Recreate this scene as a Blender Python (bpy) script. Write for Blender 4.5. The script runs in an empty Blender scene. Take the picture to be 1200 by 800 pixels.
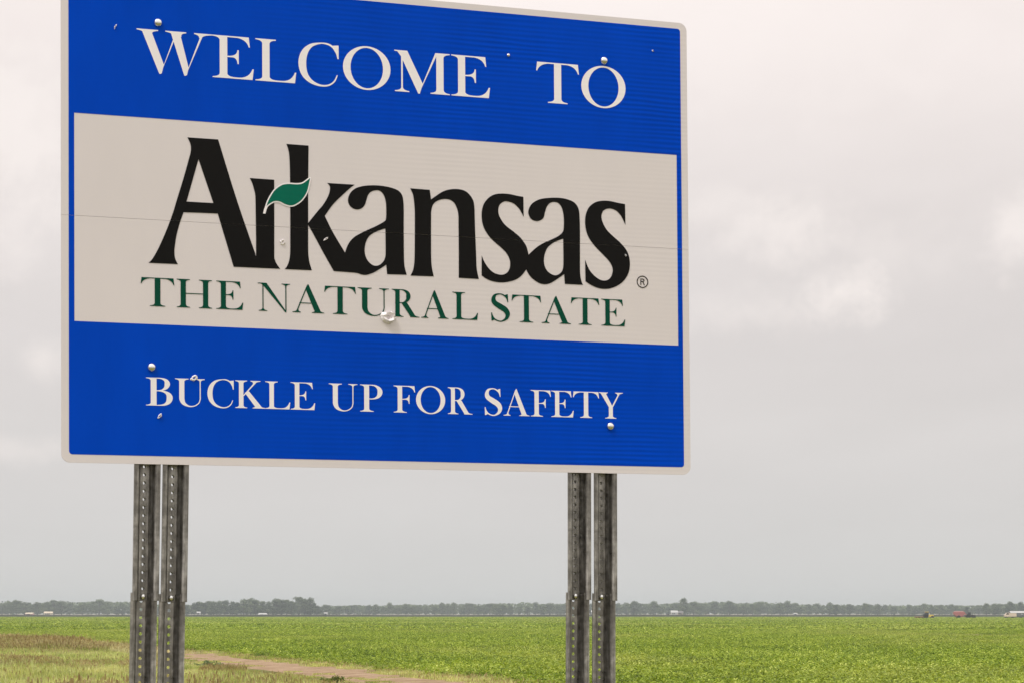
import bpy, bmesh, math, random
from mathutils import Vector, Matrix, noise
from mathutils.geometry import delaunay_2d_cdt

# ------------------------------------------------------------------ camera, sky, sun, exposure
SC = bpy.context.scene
COL = SC.collection
EYE = 2.4                                   # the lens above the level of the fields (the road runs on a low bank)
cd = bpy.data.cameras.new('camera')
cam = bpy.data.objects.new('camera', cd); COL.objects.link(cam)
cam.location = (0, 0, EYE)
cam.rotation_euler = (math.radians(90) + 0.01905, 0, 0)
cd.sensor_width = 36.0
cd.lens = 36.0 * 3007.6 / 1200
cd.shift_y = 260 / 1200                     # cropped, rise-corrected photograph
cd.clip_start = 0.1; cd.clip_end = 20000
SC.camera = cam

SUN_AZ, SUN_EL = math.radians(-142), math.radians(56)   # azimuth clockwise from +Y (into the picture)
sun_dir = Vector((math.sin(SUN_AZ) * math.cos(SUN_EL), math.cos(SUN_AZ) * math.cos(SUN_EL), math.sin(SUN_EL)))
sd = bpy.data.lights.new('sun', 'SUN'); sd.energy = 1.5; sd.angle = math.radians(12); sd.color = (1.0, 0.965, 0.92)
sun = bpy.data.objects.new('sun', sd); COL.objects.link(sun)
sun.rotation_euler = sun_dir.to_track_quat('Z', 'Y').to_euler()

SC.view_settings.view_transform = 'Standard'
SC.view_settings.look = 'None'
SC.view_settings.exposure = 0.0
SC.view_settings.gamma = 1.0
SC.view_settings.use_curve_mapping = False

class NT:
    """tiny node-tree helper"""
    def __init__(s, tree): s.t = tree; s.n = tree.nodes; s.l = tree.links
    def new(s, typ, **kw):
        nd = s.n.new(typ)
        for k, v in kw.items(): setattr(nd, k, v)
        return nd
    def put(s, sock, v):
        if isinstance(v, bpy.types.NodeSocket): s.l.new(v, sock)
        elif v is not None: sock.default_value = v
    def math(s, op, a, b=None, c=None, clamp=False):
        nd = s.new('ShaderNodeMath', operation=op, use_clamp=clamp)
        s.put(nd.inputs[0], a); s.put(nd.inputs[1], b); s.put(nd.inputs[2], c)
        return nd.outputs[0]
    def mix(s, f, a, b, blend='MIX'):
        nd = s.new('ShaderNodeMix', data_type='RGBA', blend_type=blend)
        s.put(nd.inputs[0], f); s.put(nd.inputs[6], a); s.put(nd.inputs[7], b)
        return nd.outputs[2]
    def noise(s, vec=None, scale=5, detail=4, rough=.5, dist=0):
        nd = s.new('ShaderNodeTexNoise')
        if vec is not None: s.l.new(vec, nd.inputs['Vector'])
        nd.inputs['Scale'].default_value = scale; nd.inputs['Detail'].default_value = detail
        nd.inputs['Roughness'].default_value = rough; nd.inputs['Distortion'].default_value = dist
        return nd.outputs['Fac']
    def ramp(s, f, stops):
        nd = s.new('ShaderNodeValToRGB'); s.l.new(f, nd.inputs[0]); e = nd.color_ramp.elements
        while len(e) > 1: e.remove(e[-1])
        for i, (p, c) in enumerate(stops):
            el = e[0] if i == 0 else e.new(p)
            el.position = p; el.color = c if len(c) == 4 else (*c, 1)
        return nd.outputs[0]
    def rng(s, f, a, b, c=0., d=1., smooth=False):
        nd = s.new('ShaderNodeMapRange', interpolation_type='SMOOTHSTEP' if smooth else 'LINEAR')
        s.put(nd.inputs[0], f)
        for i, v in enumerate((a, b, c, d)): s.put(nd.inputs[1 + i], v)
        return nd.outputs[0]
    def vmap(s, vec, scale=(1, 1, 1), loc=(0, 0, 0)):
        nd = s.new('ShaderNodeMapping'); s.l.new(vec, nd.inputs[0])
        nd.inputs[1].default_value = loc; nd.inputs[3].default_value = scale
        return nd.outputs[0]

w = bpy.data.worlds.new('World'); SC.world = w; w.use_nodes = True
N = NT(w.node_tree); N.n.clear()
gen = N.new('ShaderNodeTexCoord').outputs['Generated']
sep = N.new('ShaderNodeSeparateXYZ'); N.l.new(gen, sep.inputs[0])
dx, dy, dz = sep.outputs
sky = N.new('ShaderNodeTexSky', sky_type='NISHITA', sun_disc=False, sun_elevation=SUN_EL, sun_rotation=SUN_AZ)
sky.air_density = 1.6; sky.dust_density = 4.0
# an even high overcast, paler and warmer with height
base = N.ramp(dz, [(0.0, (.690, .686, .672)), (.05, (.715, .692, .682)), (.11, (.755, .712, .702)), (.17, (.855, .79, .77)),
                   (.25, (1.04, .945, .91)), (.5, (1.25, 1.18, 1.12)), (1.0, (1.6, 1.52, 1.42))])
# rolling cloud base seen in perspective
den = N.math('ADD', N.math('MAXIMUM', dz, 0.0), 0.11)
comb = N.new('ShaderNodeCombineXYZ')
N.l.new(N.math('DIVIDE', dx, den), comb.inputs[0]); N.l.new(N.math('DIVIDE', dy, den), comb.inputs[1])
roll = N.noise(N.vmap(comb.outputs[0], (1, .55, 1), (3.1, 1.7, 0)), 1.15, 5, .52)
roll2 = N.noise(N.vmap(gen, (1, 1, 2.6), (.3, .1, 0)), 7.0, 4, .5)
fac = N.math('ADD', N.math('MULTIPLY', N.math('SUBTRACT', roll, .5), .34), N.math('MULTIPLY', N.math('SUBTRACT', roll2, .5), .12))
amp = N.rng(dz, 0.0, .16, .12, 1.0)
fac = N.math('ADD', 1.0, N.math('MULTIPLY', fac, amp))
# a few soft cumulus heaps under the overcast (azimuth, elevation, half-width, half-height, strength)
az = N.math('ARCTAN2', dx, dy); el = N.math('ARCSINE', dz)
fl = N.noise(gen, 38, 6, .6); fl2 = N.noise(gen, 150, 3, .55)
frag = N.math('ADD', N.math('MULTIPLY', N.math('SUBTRACT', fl, .5), 2.0), N.math('MULTIPLY', N.math('SUBTRACT', fl2, .5), .55))
heap = None
for (px, py, a, b, st) in [(985, 345, 82, 50, .75), (930, 275, 100, 60, .6), (1195, 276, 70, 70, .75), (832, 246, 60, 36, .4), (880, 372, 110, 40, .35), (1040, 300, 120, 60, .25),
                           (20, 150, 120, 150, .75), (12, 292, 60, 66, .55), (54, 426, 38, 34, .45), (10, 530, 150, 22, .3), (900, 60, 330, 110, .38), (1500, 300, 130, 80, .7), (-260, 330, 150, 80, .7),
                           (2100, 250, 180, 90, .7), (-800, 220, 180, 110, .7), (2900, 330, 200, 90, .7), (-1600, 300, 200, 100, .7)]:
    qa = N.math('DIVIDE', N.math('SUBTRACT', az, (px - 600) / 3008), a / 3008)
    qb = N.math('DIVIDE', N.math('SUBTRACT', el, (717 - py) / 3008), b / 3008)
    d = N.math('SQRT', N.math('ADD', N.math('MULTIPLY', qa, qa), N.math('MULTIPLY', qb, qb)))
    m = N.math('MULTIPLY', N.rng(N.math('SUBTRACT', d, frag), 1.05, -.1, 0, 1, True), st)
    heap = m if heap is None else N.math('MAXIMUM', heap, m)
cloudcol = N.mix(fac, (0, 0, 0, 1), base)
vm = N.new('ShaderNodeVectorMath', operation='SCALE'); N.l.new(base, vm.inputs[0]); N.l.new(fac, vm.inputs[3])
veil = N.mix(heap, vm.outputs[0], (1.0, .925, .89, 1))
nish = N.new('ShaderNodeVectorMath', operation='SCALE'); N.l.new(sky.outputs[0], nish.inputs[0]); nish.inputs[3].default_value = .10
skycol = N.mix(.05, veil, nish.outputs[0])
bg = N.new('ShaderNodeBackground'); N.l.new(skycol, bg.inputs[0]); bg.inputs[1].default_value = 1.0
wo = N.new('ShaderNodeOutputWorld'); N.l.new(bg.outputs[0], wo.inputs[0])

# ------------------------------------------------------------------ helpers
def tag(o, label=None, cat=None, group=None, kind=None):
    if label: o['label'] = label
    if cat: o['category'] = cat
    if group: o['group'] = group
    if kind: o['kind'] = kind
    return o
def mesh(name, verts, faces, smooth=False):
    m = bpy.data.meshes.new(name); m.from_pydata([tuple(v) for v in verts], [], faces); m.update()
    if smooth: m.polygons.foreach_set('use_smooth', [True] * len(m.polygons))
    return m
def obj(name, m, mat=None, parent=None, loc=None, rot=None):
    o = bpy.data.objects.new(name, m); COL.objects.link(o)
    if mat is not None and not m.materials: m.materials.append(mat)
    if parent: o.parent = parent
    if loc: o.location = loc
    if rot: o.rotation_euler = rot
    return o
def empty(name, loc, rz=0, matrix=None):
    o = bpy.data.objects.new(name, None); COL.objects.link(o); o.empty_display_size = .3
    if matrix is not None: o.matrix_world = matrix
    else: o.location = loc; o.rotation_euler = (0, 0, rz)
    return o
class MB:
    """collects boxes, prisms and lathes into one mesh"""
    def __init__(s): s.v = []; s.f = []
    def add(s, vs, fs):
        o = len(s.v); s.v += [tuple(v) for v in vs]; s.f += [tuple(i + o for i in f) for f in fs]; return s
    def box(s, c, d, taper=(1, 1)):
        x, y, z = c; a, b, h = d[0] / 2, d[1] / 2, d[2] / 2; tx, ty = taper
        return s.add([(x - a, y - b, z - h), (x + a, y - b, z - h), (x + a, y + b, z - h), (x - a, y + b, z - h),
                      (x - a * tx, y - b * ty, z + h), (x + a * tx, y - b * ty, z + h), (x + a * tx, y + b * ty, z + h), (x - a * tx, y + b * ty, z + h)],
                     [(3, 2, 1, 0), (4, 5, 6, 7), (0, 1, 5, 4), (1, 2, 6, 5), (2, 3, 7, 6), (3, 0, 4, 7)])
    def prism(s, poly, a, b, axis='y'):
        n = len(poly)
        P = (lambda p, t: (p[0], t, p[1])) if axis == 'y' else ((lambda p, t: (p[0], p[1], t)) if axis == 'z' else (lambda p, t: (t, p[0], p[1])))
        return s.add([P(p, a) for p in poly] + [P(p, b) for p in poly],
                     [tuple(range(n)), tuple(range(2 * n - 1, n - 1, -1))] + [(i, i + n, (i + 1) % n + n, (i + 1) % n) for i in range(n)])
    def lathe(s, prof, axis='z', n=16, c=(0, 0, 0)):
        vs = []; fs = []
        for r, t in prof:
            for k in range(n):
                a = 2 * math.pi * k / n; p, q = r * math.cos(a), r * math.sin(a)
                v = {'z': (p, q, t), 'y': (p, t, q), 'x': (t, p, q)}[axis]
                vs.append((v[0] + c[0], v[1] + c[1], v[2] + c[2]))
        for i in range(len(prof) - 1):
            for k in range(n):
                fs.append((i * n + k, i * n + (k + 1) % n, (i + 1) * n + (k + 1) % n, (i + 1) * n + k))
        fs.append(tuple(range(n))); fs.append(tuple(range(len(prof) * n - 1, (len(prof) - 1) * n - 1, -1)))
        return s.add(vs, fs)
    def build(s, name, mat, parent=None, smooth=False, **k):
        m = mesh(name, s.v, s.f, smooth)
        bm = bmesh.new(); bm.from_mesh(m); bmesh.ops.recalc_face_normals(bm, faces=bm.faces); bm.to_mesh(m); bm.free()
        return obj(name, m, mat, parent, **k)

def material(name):
    m = bpy.data.materials.new(name); m.use_nodes = True
    n = NT(m.node_tree); b = m.node_tree.nodes['Principled BSDF']
    return m, n, b
def plain(name, col, rough=.6, metal=0., vary=.12, scale=6.):
    m, n, b = material(name)
    tc = n.new('ShaderNodeTexCoord').outputs['Object']
    f = n.rng(n.noise(tc, scale, 4), .3, .7, 1 - vary, 1 + vary)
    vm = n.new('ShaderNodeVectorMath', operation='SCALE'); vm.inputs[0].default_value = col; n.l.new(f, vm.inputs[3])
    n.l.new(vm.outputs[0], b.inputs['Base Color'])
    b.inputs['Roughness'].default_value = rough; b.inputs['Metallic'].default_value = metal
    return m
def sheeting(name, col, rough=.42, band=.05, dirt=.06, spec=.5):
    """retroreflective sheeting: fine horizontal bands in the film, faint weathering"""
    m, n, b = material(name)
    tc = n.new('ShaderNodeTexCoord').outputs['Object']
    sp = n.new('ShaderNodeSeparateXYZ'); n.l.new(tc, sp.inputs[0])
    wob = n.noise(n.vmap(tc, (.8, 1, 6)), 3, 2)
    ph = n.math('ADD', n.math('MULTIPLY', sp.outputs[2], 2 * math.pi / .0155), n.math('MULTIPLY', wob, 7.0))
    wv = n.math('SINE', ph)
    side = n.rng(sp.outputs[0], -.75, .35, .05, 1.0, True)              # the film on the right half is the more banded
    patch = n.rng(n.noise(n.vmap(tc, (1, 1, 2.5)), 2.4, 4), .35, .68, .1, 1.3)
    bands = n.math('MULTIPLY', n.math('MULTIPLY', n.math('MULTIPLY', wv, band), side), patch)
    wth = n.math('ADD', n.math('MULTIPLY', n.math('SUBTRACT', n.noise(n.vmap(tc, (2.5, 1, .8)), 4, 6, .6), .5), dirt * 2),
                 n.math('MULTIPLY', n.math('SUBTRACT', n.noise(n.vmap(tc, (1, 1, 1), (4, 0, 2)), .9, 3, .5), .5), dirt * 3))        # rain streaks and broad fading
    k = n.math('ADD', n.math('ADD', 1.0, bands), wth)
    vm = n.new('ShaderNodeVectorMath', operation='SCALE'); vm.inputs[0].default_value = col; n.l.new(k, vm.inputs[3])
    n.l.new(vm.outputs[0], b.inputs['Base Color'])
    n.l.new(n.rng(n.noise(tc, 9, 4), .3, .7, rough - .06, rough + .08), b.inputs['Roughness'])
    b.inputs['Specular IOR Level'].default_value = spec
    return m

# ---- outlines of the logo letters and positions of the lettering, in metres on the board
LOGO = {
 'Ar': [[(0.3986,1.0269),(0.4978,1.0268),(0.5581,0.8377),(0.6174,0.6715),(0.6202,0.6757),(0.6191,0.8276),(0.6178,0.8602),(0.6140,0.8763),(0.6085,0.8949),(0.6004,0.9108),(0.6805,0.9102),(0.6803,0.7767),(0.6798,0.6678),(0.6809,0.6583),(0.6859,0.6450),(0.6990,0.6271),(0.5468,0.6263),(0.4956,0.7923),(0.3856,0.7902),(0.3732,0.7546),(0.3635,0.7192),(0.3580,0.6867),(0.3560,0.6652),(0.3581,0.6438),(0.3668,0.6260),(0.2731,0.6255),(0.2845,0.6367),(0.3008,0.6643),(0.3186,0.7021),(0.3358,0.7432),(0.3528,0.7897),(0.3638,0.8266),(0.3859,0.8977),(0.3998,0.9470),(0.4081,0.9772),(0.4100,0.9935),(0.4076,1.0081),(0.4027,1.0191)],
   [(0.4341,0.9600),(0.4819,0.8244),(0.3953,0.8243)]],
 'k_stem': [[(0.7213,1.0274),(0.7949,1.0267),(0.7929,0.8923),(0.7924,0.7828),(0.7920,0.6952),(0.7930,0.6734),(0.7963,0.6517),(0.8039,0.6274),(0.7139,0.6267),(0.7222,0.6372),(0.7290,0.6552),(0.7319,0.6758),(0.7326,0.7031),(0.7332,0.8341),(0.7329,0.9079),(0.7323,0.9570),(0.7305,0.9924),(0.7269,1.0113)]],
 'ka': [[(0.7912,0.7764),(0.8238,0.8174),(0.8410,0.8375),(0.8554,0.8603),(0.8629,0.8772),(0.8658,0.8939),(0.8636,0.9034),(0.8565,0.9104),(0.9488,0.9104),(0.9329,0.8979),(0.9041,0.8714),(0.8753,0.8422),(0.8480,0.8042),(0.8748,0.7529),(0.9152,0.6896),(0.9219,0.7086),(0.9306,0.7242),(0.9436,0.7387),(0.9609,0.7506),(0.9898,0.7659),(1.0188,0.7799),(1.0479,0.7967),(1.0544,0.8081),(1.0554,0.8386),(1.0541,0.8607),(1.0498,0.8771),(1.0426,0.8891),(1.0340,0.8955),(1.0238,0.8971),(1.0108,0.8942),(1.0006,0.8880),(0.9933,0.8779),(0.9889,0.8653),(0.9845,0.8512),(0.9772,0.8397),(0.9671,0.8331),(0.9556,0.8308),(0.9426,0.8336),(0.9326,0.8413),(0.9269,0.8520),(0.9264,0.8644),(0.9314,0.8785),(0.9415,0.8915),(0.9588,0.9021),(0.9848,0.9092),(1.0167,0.9125),(1.0486,0.9116),(1.0776,0.9070),(1.0980,0.8993),(1.1096,0.8861),(1.1139,0.8669),(1.1151,0.8364),(1.1147,0.7725),(1.1149,0.7032),(1.1156,0.6672),(1.1184,0.6479),(1.1241,0.6282),(1.0571,0.6267),(1.0544,0.6573),(1.0413,0.6483),(1.0180,0.6334),(1.0006,0.6252),(0.9833,0.6208),(0.9689,0.6220),(0.9545,0.6258),(0.9258,0.6271),(0.8771,0.6281),(0.8459,0.6801),(0.8177,0.7294),(0.7923,0.7729)],
   [(1.0521,0.7747),(1.0525,0.7416),(1.0523,0.6917),(1.0487,0.6750),(1.0414,0.6636),(1.0297,0.6547),(1.0181,0.6522),(1.0066,0.6550),(0.9936,0.6654),(0.9850,0.6801),(0.9814,0.6992),(0.9838,0.7201),(0.9911,0.7384),(1.0042,0.7529),(1.0245,0.7644),(1.0420,0.7714)]],
 'n': [[(1.1375,0.9100),(1.2050,0.9089),(1.2093,0.8779),(1.2241,0.8886),(1.2448,0.9029),(1.2656,0.9120),(1.2893,0.9167),(1.3131,0.9162),(1.3309,0.9108),(1.3457,0.8984),(1.3560,0.8822),(1.3598,0.8614),(1.3607,0.8277),(1.3621,0.7717),(1.3647,0.7073),(1.3664,0.6597),(1.3736,0.6258),(1.3037,0.6265),(1.3043,0.7127),(1.3040,0.7966),(1.3036,0.8330),(1.2993,0.8523),(1.2905,0.8700),(1.2772,0.8796),(1.2624,0.8824),(1.2447,0.8800),(1.2284,0.8729),(1.2165,0.8616),(1.2105,0.8445),(1.2089,0.8194),(1.2083,0.7218),(1.2086,0.6800),(1.2108,0.6551),(1.2171,0.6270),(1.1367,0.6260),(1.1446,0.6408),(1.1498,0.6633),(1.1517,0.6967),(1.1527,0.7607),(1.1531,0.8302),(1.1510,0.8635),(1.1476,0.8883),(1.1418,0.9019)]],
 'sa': [[(1.5327,0.9051),(1.5109,0.9072),(1.4868,0.9109),(1.4627,0.9117),(1.4416,0.9097),(1.4235,0.9038),(1.4069,0.8922),(1.3933,0.8745),(1.3866,0.8544),(1.3850,0.8319),(1.3884,0.8068),(1.3981,0.7848),(1.4165,0.7619),(1.4374,0.7447),(1.4553,0.7309),(1.4703,0.7168),(1.4798,0.7017),(1.4842,0.6850),(1.4819,0.6652),(1.4728,0.6512),(1.4592,0.6444),(1.4427,0.6442),(1.4247,0.6498),(1.4068,0.6644),(1.3935,0.6834),(1.3841,0.7040),(1.3836,0.6381),(1.4006,0.6276),(1.4245,0.6203),(1.4515,0.6182),(1.4756,0.6212),(1.4997,0.6280),(1.5180,0.6387),(1.5301,0.6506),(1.5409,0.6652),(1.5483,0.6514),(1.5604,0.6378),(1.5785,0.6259),(1.5967,0.6197),(1.6150,0.6200),(1.6333,0.6270),(1.6548,0.6408),(1.6764,0.6560),(1.6786,0.6234),(1.7438,0.6235),(1.7377,0.6375),(1.7342,0.6573),(1.7335,0.6829),(1.7345,0.8055),(1.7334,0.8482),(1.7320,0.8681),(1.7260,0.8849),(1.7122,0.8984),(1.6908,0.9057),(1.6693,0.9087),(1.6448,0.9087),(1.6142,0.9055),(1.5898,0.8999),(1.5684,0.8887),(1.5561,0.8753),(1.5499,0.8579),(1.5523,0.8439),(1.5619,0.8317),(1.5801,0.8270),(1.5953,0.8321),(1.6046,0.8411),(1.6093,0.8584),(1.6155,0.8758),(1.6263,0.8892),(1.6401,0.8942),(1.6554,0.8923),(1.6660,0.8829),(1.6726,0.8676),(1.6764,0.8451),(1.6762,0.8109),(1.6714,0.7950),(1.6560,0.7814),(1.6314,0.7688),(1.6069,0.7576),(1.5855,0.7452),(1.5672,0.7307),(1.5497,0.7142),(1.5465,0.7276),(1.5415,0.7429),(1.5310,0.7579),(1.5190,0.7714),(1.4979,0.7873),(1.4709,0.8056),(1.4560,0.8217),(1.4456,0.8408),(1.4436,0.8576),(1.4473,0.8719),(1.4579,0.8824),(1.4715,0.8869),(1.4896,0.8842),(1.5047,0.8766),(1.5197,0.8619),(1.5331,0.8386)],
   [(1.6737,0.7738),(1.6743,0.7028),(1.6720,0.6743),(1.6642,0.6597),(1.6488,0.6510),(1.6335,0.6526),(1.6168,0.6631),(1.6069,0.6797),(1.6040,0.6993),(1.6082,0.7222),(1.6190,0.7426),(1.6375,0.7577),(1.6559,0.7672)]],
 's': [[(1.8993,0.9019),(1.8734,0.9047),(1.8485,0.9085),(1.8236,0.9090),(1.7988,0.9048),(1.7801,0.8951),(1.7661,0.8814),(1.7566,0.8609),(1.7533,0.8379),(1.7553,0.8123),(1.7637,0.7871),(1.7790,0.7650),(1.7974,0.7460),(1.8158,0.7297),(1.8343,0.7126),(1.8466,0.6969),(1.8521,0.6800),(1.8494,0.6627),(1.8399,0.6479),(1.8244,0.6415),(1.8058,0.6435),(1.7842,0.6568),(1.7658,0.6773),(1.7522,0.7080),(1.7531,0.6354),(1.7746,0.6235),(1.7993,0.6152),(1.8272,0.6136),(1.8552,0.6200),(1.8834,0.6356),(1.9024,0.6565),(1.9129,0.6800),(1.9153,0.7060),(1.9109,0.7316),(1.9001,0.7511),(1.8816,0.7703),(1.8568,0.7899),(1.8352,0.8080),(1.8214,0.8273),(1.8138,0.8469),(1.8133,0.8612),(1.8187,0.8744),(1.8327,0.8823),(1.8514,0.8834),(1.8700,0.8758),(1.8855,0.8595),(1.9002,0.8316)]],
 'leaf': [[(0.7990,0.9225),(0.7896,0.9146),(0.7788,0.9062),(0.7683,0.9015),(0.7513,0.8994),(0.7301,0.8995),(0.7109,0.8964),(0.6962,0.8885),(0.6812,0.8753),(0.6685,0.8563),(0.6600,0.8395),(0.6546,0.8248),(0.6642,0.8327),(0.6769,0.8405),(0.6876,0.8427),(0.7002,0.8413),(0.7129,0.8354),(0.7275,0.8314),(0.7402,0.8318),(0.7530,0.8377),(0.7680,0.8487),(0.7808,0.8648),(0.7894,0.8817),(0.7946,0.9025)]],
 'leaf_stalk': [[(0.6524,0.8295),(0.6608,0.8257),(0.6554,0.8148),(0.6512,0.8001),(0.6430,0.8002),(0.6470,0.8156)]],
}
LINES = {
 'top': (1.3582,1.2235,[('W',0.2372,0.4806),('E',0.4806,0.6149),('L',0.6203,0.7549),('C',0.7623,0.8969),('O',0.9113,1.0725),('M',1.0857,1.2770),('E',1.2823,1.4173),('T',1.5814,1.7351),('O',1.7434,1.9047)]),
 'mid': (0.5802,0.4912,[('T',0.2485,0.3553),('H',0.3629,0.4767),('E',0.4899,0.5777),('N',0.6251,0.7317),('A',0.7387,0.8445),('T',0.8450,0.9509),('U',0.9567,1.0630),('R',1.0723,1.1672),('A',1.1725,1.2673),('L',1.2806,1.3697),('S',1.4161,1.4821),('T',1.4885,1.5929),('A',1.5941,1.6996),('T',1.6996,1.8019),('E',1.8091,1.8965)]),
 'low': (0.2697,0.1828,[('B',0.2644,0.3493),('U',0.3566,0.4523),('C',0.4605,0.5455),('K',0.5505,0.6498),('L',0.6484,0.7303),('E',0.7317,0.8128),('U',0.8586,0.9544),('P',0.9636,1.0392),('F',1.0771,1.1503),('O',1.1535,1.2539),('R',1.2631,1.3484),('S',1.3913,1.4523),('A',1.4571,1.5485),('F',1.5536,1.6253),('E',1.6265,1.7066),('T',1.7045,1.7984),('Y',1.7984,1.8853)]),
}

# ------------------------------------------------------------------ the welcome sign
W, H = 2.1336, 1.5308
U = Vector((0.93044, 0.36644, 0.00156)); V = Vector((-0.00703, 0.01359, 0.99988)); NF = U.cross(V)       # NF points at the road
SIGN_O = Vector((-1.38258, 7.86691, EYE + .46117))
BASE_DROP = 2.36                                          # board's lower edge above the ground
P0 = SIGN_O + U * (W / 2) - V * BASE_DROP
M = Matrix((( U.x, -NF.x, V.x, P0.x), (U.y, -NF.y, V.y, P0.y), (U.z, -NF.z, V.z, P0.z), (0, 0, 0, 1)))
sign = empty('welcome_sign', None, matrix=M)
tag(sign, 'large blue and white state welcome sign on two pairs of perforated steel posts', 'sign')
SEAM, GAP = .7615, .0004

def L3(u, v, y): return (u - W / 2, y, v + BASE_DROP)
def catmull(poly, corner=38, sub=4):
    n = len(poly); out = []
    P = [Vector(p) for p in poly]
    sharp = []
    for i in range(n):
        a = P[i] - P[i - 1]; b = P[(i + 1) % n] - P[i]
        sharp.append(a.length < 1e-7 or b.length < 1e-7 or math.degrees(abs(a.angle_signed(b, 0))) > corner)
    for i in range(n):
        p1, p2 = P[i], P[(i + 1) % n]
        if (p2 - p1).length < .004 or (sharp[i] and sharp[(i + 1) % n]): out.append(p1); continue
        p0 = P[i - 1] if not sharp[i] else p1 * 2 - (p2 if True else p1)
        p3 = P[(i + 2) % n] if not sharp[(i + 1) % n] else p2 * 2 - p1
        if sharp[i]: p0 = p1
        if sharp[(i + 1) % n]: p3 = p2
        for k in range(sub):
            t = k / sub
            out.append(.5 * ((2 * p1) + (p2 - p0) * t + (2 * p0 - 5 * p1 + 4 * p2 - p3) * t * t + (3 * p1 - p0 - 3 * p2 + p3) * t ** 3))
    return [(p.x, p.y) for p in out]
def inside(p, poly):
    x, y = p; r = False; j = len(poly) - 1
    for i in range(len(poly)):
        xi, yi = poly[i]; xj, yj = poly[j]
        if (yi > y) != (yj > y) and x < (xj - xi) * (y - yi) / (yj - yi) + xi: r = not r
        j = i
    return r
def fill(parts, y, cut=True):
    """parts: [(outer, [holes])] in board coordinates, united and filled as one flat film at depth y; slit along the board seam"""
    vs = []; es = []
    def loop(pl):
        o = len(vs); vs.extend(Vector(p) for p in pl); es.extend((o + i, o + (i + 1) % len(pl)) for i in range(len(pl)))
    for out, holes in parts:
        loop(out)
        for h in holes: loop(h)
    lo = min(v.y for v in vs); hi = max(v.y for v in vs)
    slit = cut and lo < SEAM < hi
    if slit:
        xa = min(v.x for v in vs) - .01; xb = max(v.x for v in vs) + .01
        for s in (-GAP, GAP):
            o = len(vs); vs.extend((Vector((xa, SEAM + s)), Vector((xb, SEAM + s)))); es.append((o, o + 1))
    V2, E2, F2, *_ = delaunay_2d_cdt(vs, es, [], 0, 1e-6)
    keep = []
    for f in F2:
        cx = sum(V2[i].x for i in f) / len(f); cy = sum(V2[i].y for i in f) / len(f)
        if slit and abs(cy - SEAM) < GAP: continue
        if any(inside((cx, cy), o) and not any(inside((cx, cy), h) for h in hs) for o, hs in parts): keep.append(f)
    used = sorted({i for f in keep for i in f}); ix = {o: k for k, o in enumerate(used)}
    fs = []
    for f in keep:
        f = [ix[i] for i in f]
        a, b, c = (V2[used[i]] for i in f[:3])
        if (b - a).cross(c - a) < 0: f.reverse()
        fs.append(f)
    return [L3(V2[i].x, V2[i].y, y) for i in used], fs
def film(name, parts, y, mat, parent, cut=True):
    vs, fs = fill(parts, y, cut)
    return obj(name, mesh(name, vs, fs), mat, parent)
def rrect(u0, v0, u1, v1, r, n=8, corners=(1, 1, 1, 1)):
    out = []
    for (cu, cv, a0, on) in ((u1 - r, v0 + r, -90, corners[1]), (u1 - r, v1 - r, 0, corners[2]), (u0 + r, v1 - r, 90, corners[3]), (u0 + r, v0 + r, 180, corners[0])):
        if not on: out.append((cu + (r if a0 in (-90, 0) else -r), cv + (r if a0 in (0, 90) else -r))); continue
        for k in range(n + 1):
            a = math.radians(a0 + 90 * k / n); out.append((cu + r * math.cos(a), cv + r * math.sin(a)))
    return out

m_white = sheeting('white_sheeting', (.725, .680, .690), .5, .024, .03, .25)
m_blue = sheeting('blue_sheeting', (.0001, .058, .54), .42, .15, .13, .03)
m_letter = sheeting('white_lettering', (.90, .865, .885), .5, .02, .03, .25)
m_black = sheeting('black_lettering', (.0075, .007, .007), .5, .05, .1, .08)
m_green = sheeting('green_lettering', (.0008, .066, .038), .5, .04, .1, .08)
m_leaf = sheeting('green_leaf_film', (.0015, .14, .09), .5, .06, .1, .08)
m_alu = plain('bare_aluminium', (.62, .62, .63), .38, .9, .1, 30)
m_bolt = plain('zinc_bolt', (.78, .78, .77), .24, 1., .05, 40)

# two aluminium boards butted along a level seam, each rounded at its outer corners
def board(v0, v1, corners):
    poly = rrect(0, v0, W, v1, .028, 8, corners)
    b = MB(); b.prism([(u - W / 2, v + BASE_DROP) for u, v in poly], 0, .004, 'y')
    return b.build('sign_board', m_white, sign)
lower = board(0, SEAM - GAP, (1, 1, 0, 0)); upper = board(SEAM + GAP, H, (0, 0, 1, 1))
rail = [MB().box((0, .009, v + BASE_DROP), (W - .1, .0096, .05)).build('back_rail', m_alu, sign) for v in (SEAM, .12, H - .12)]
bu0, bu1, bv0, bv1 = .0235, 2.1091, .0254, 1.5100
wu0, wu1, wv0, wv1 = .0409, 2.0918, .4352, 1.0799
film('blue_film', [([(bu0 + .012, bv0)] + [p for p in rrect(bu0, bv0, bu1, SEAM - GAP, .011, 6, (0, 1, 0, 0))[:7]] + [(bu1, SEAM - GAP), (wu1, SEAM - GAP), (wu1, wv0), (wu0, wv0), (wu0, SEAM - GAP), (bu0, SEAM - GAP)] +
                    [(bu0 + .011 - .011 * math.cos(a), bv0 + .011 - .011 * math.sin(a)) for a in (i * math.pi / 12 for i in range(0, 6))], [])], -.0006, m_blue, lower, False)
film('blue_film', [([(bu0, SEAM + GAP), (wu0, SEAM + GAP), (wu0, wv1), (wu1, wv1), (wu1, SEAM + GAP), (bu1, SEAM + GAP)] +
                    [(bu1 - .011 + .011 * math.cos(a), bv1 - .011 + .011 * math.sin(a)) for a in (i * math.pi / 12 for i in range(7))] +
                    [(bu0 + .011 - .011 * math.sin(a), bv1 - .011 + .011 * math.cos(a)) for a in (i * math.pi / 12 for i in range(7))], [])], -.0006, m_blue, upper, False)

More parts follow.
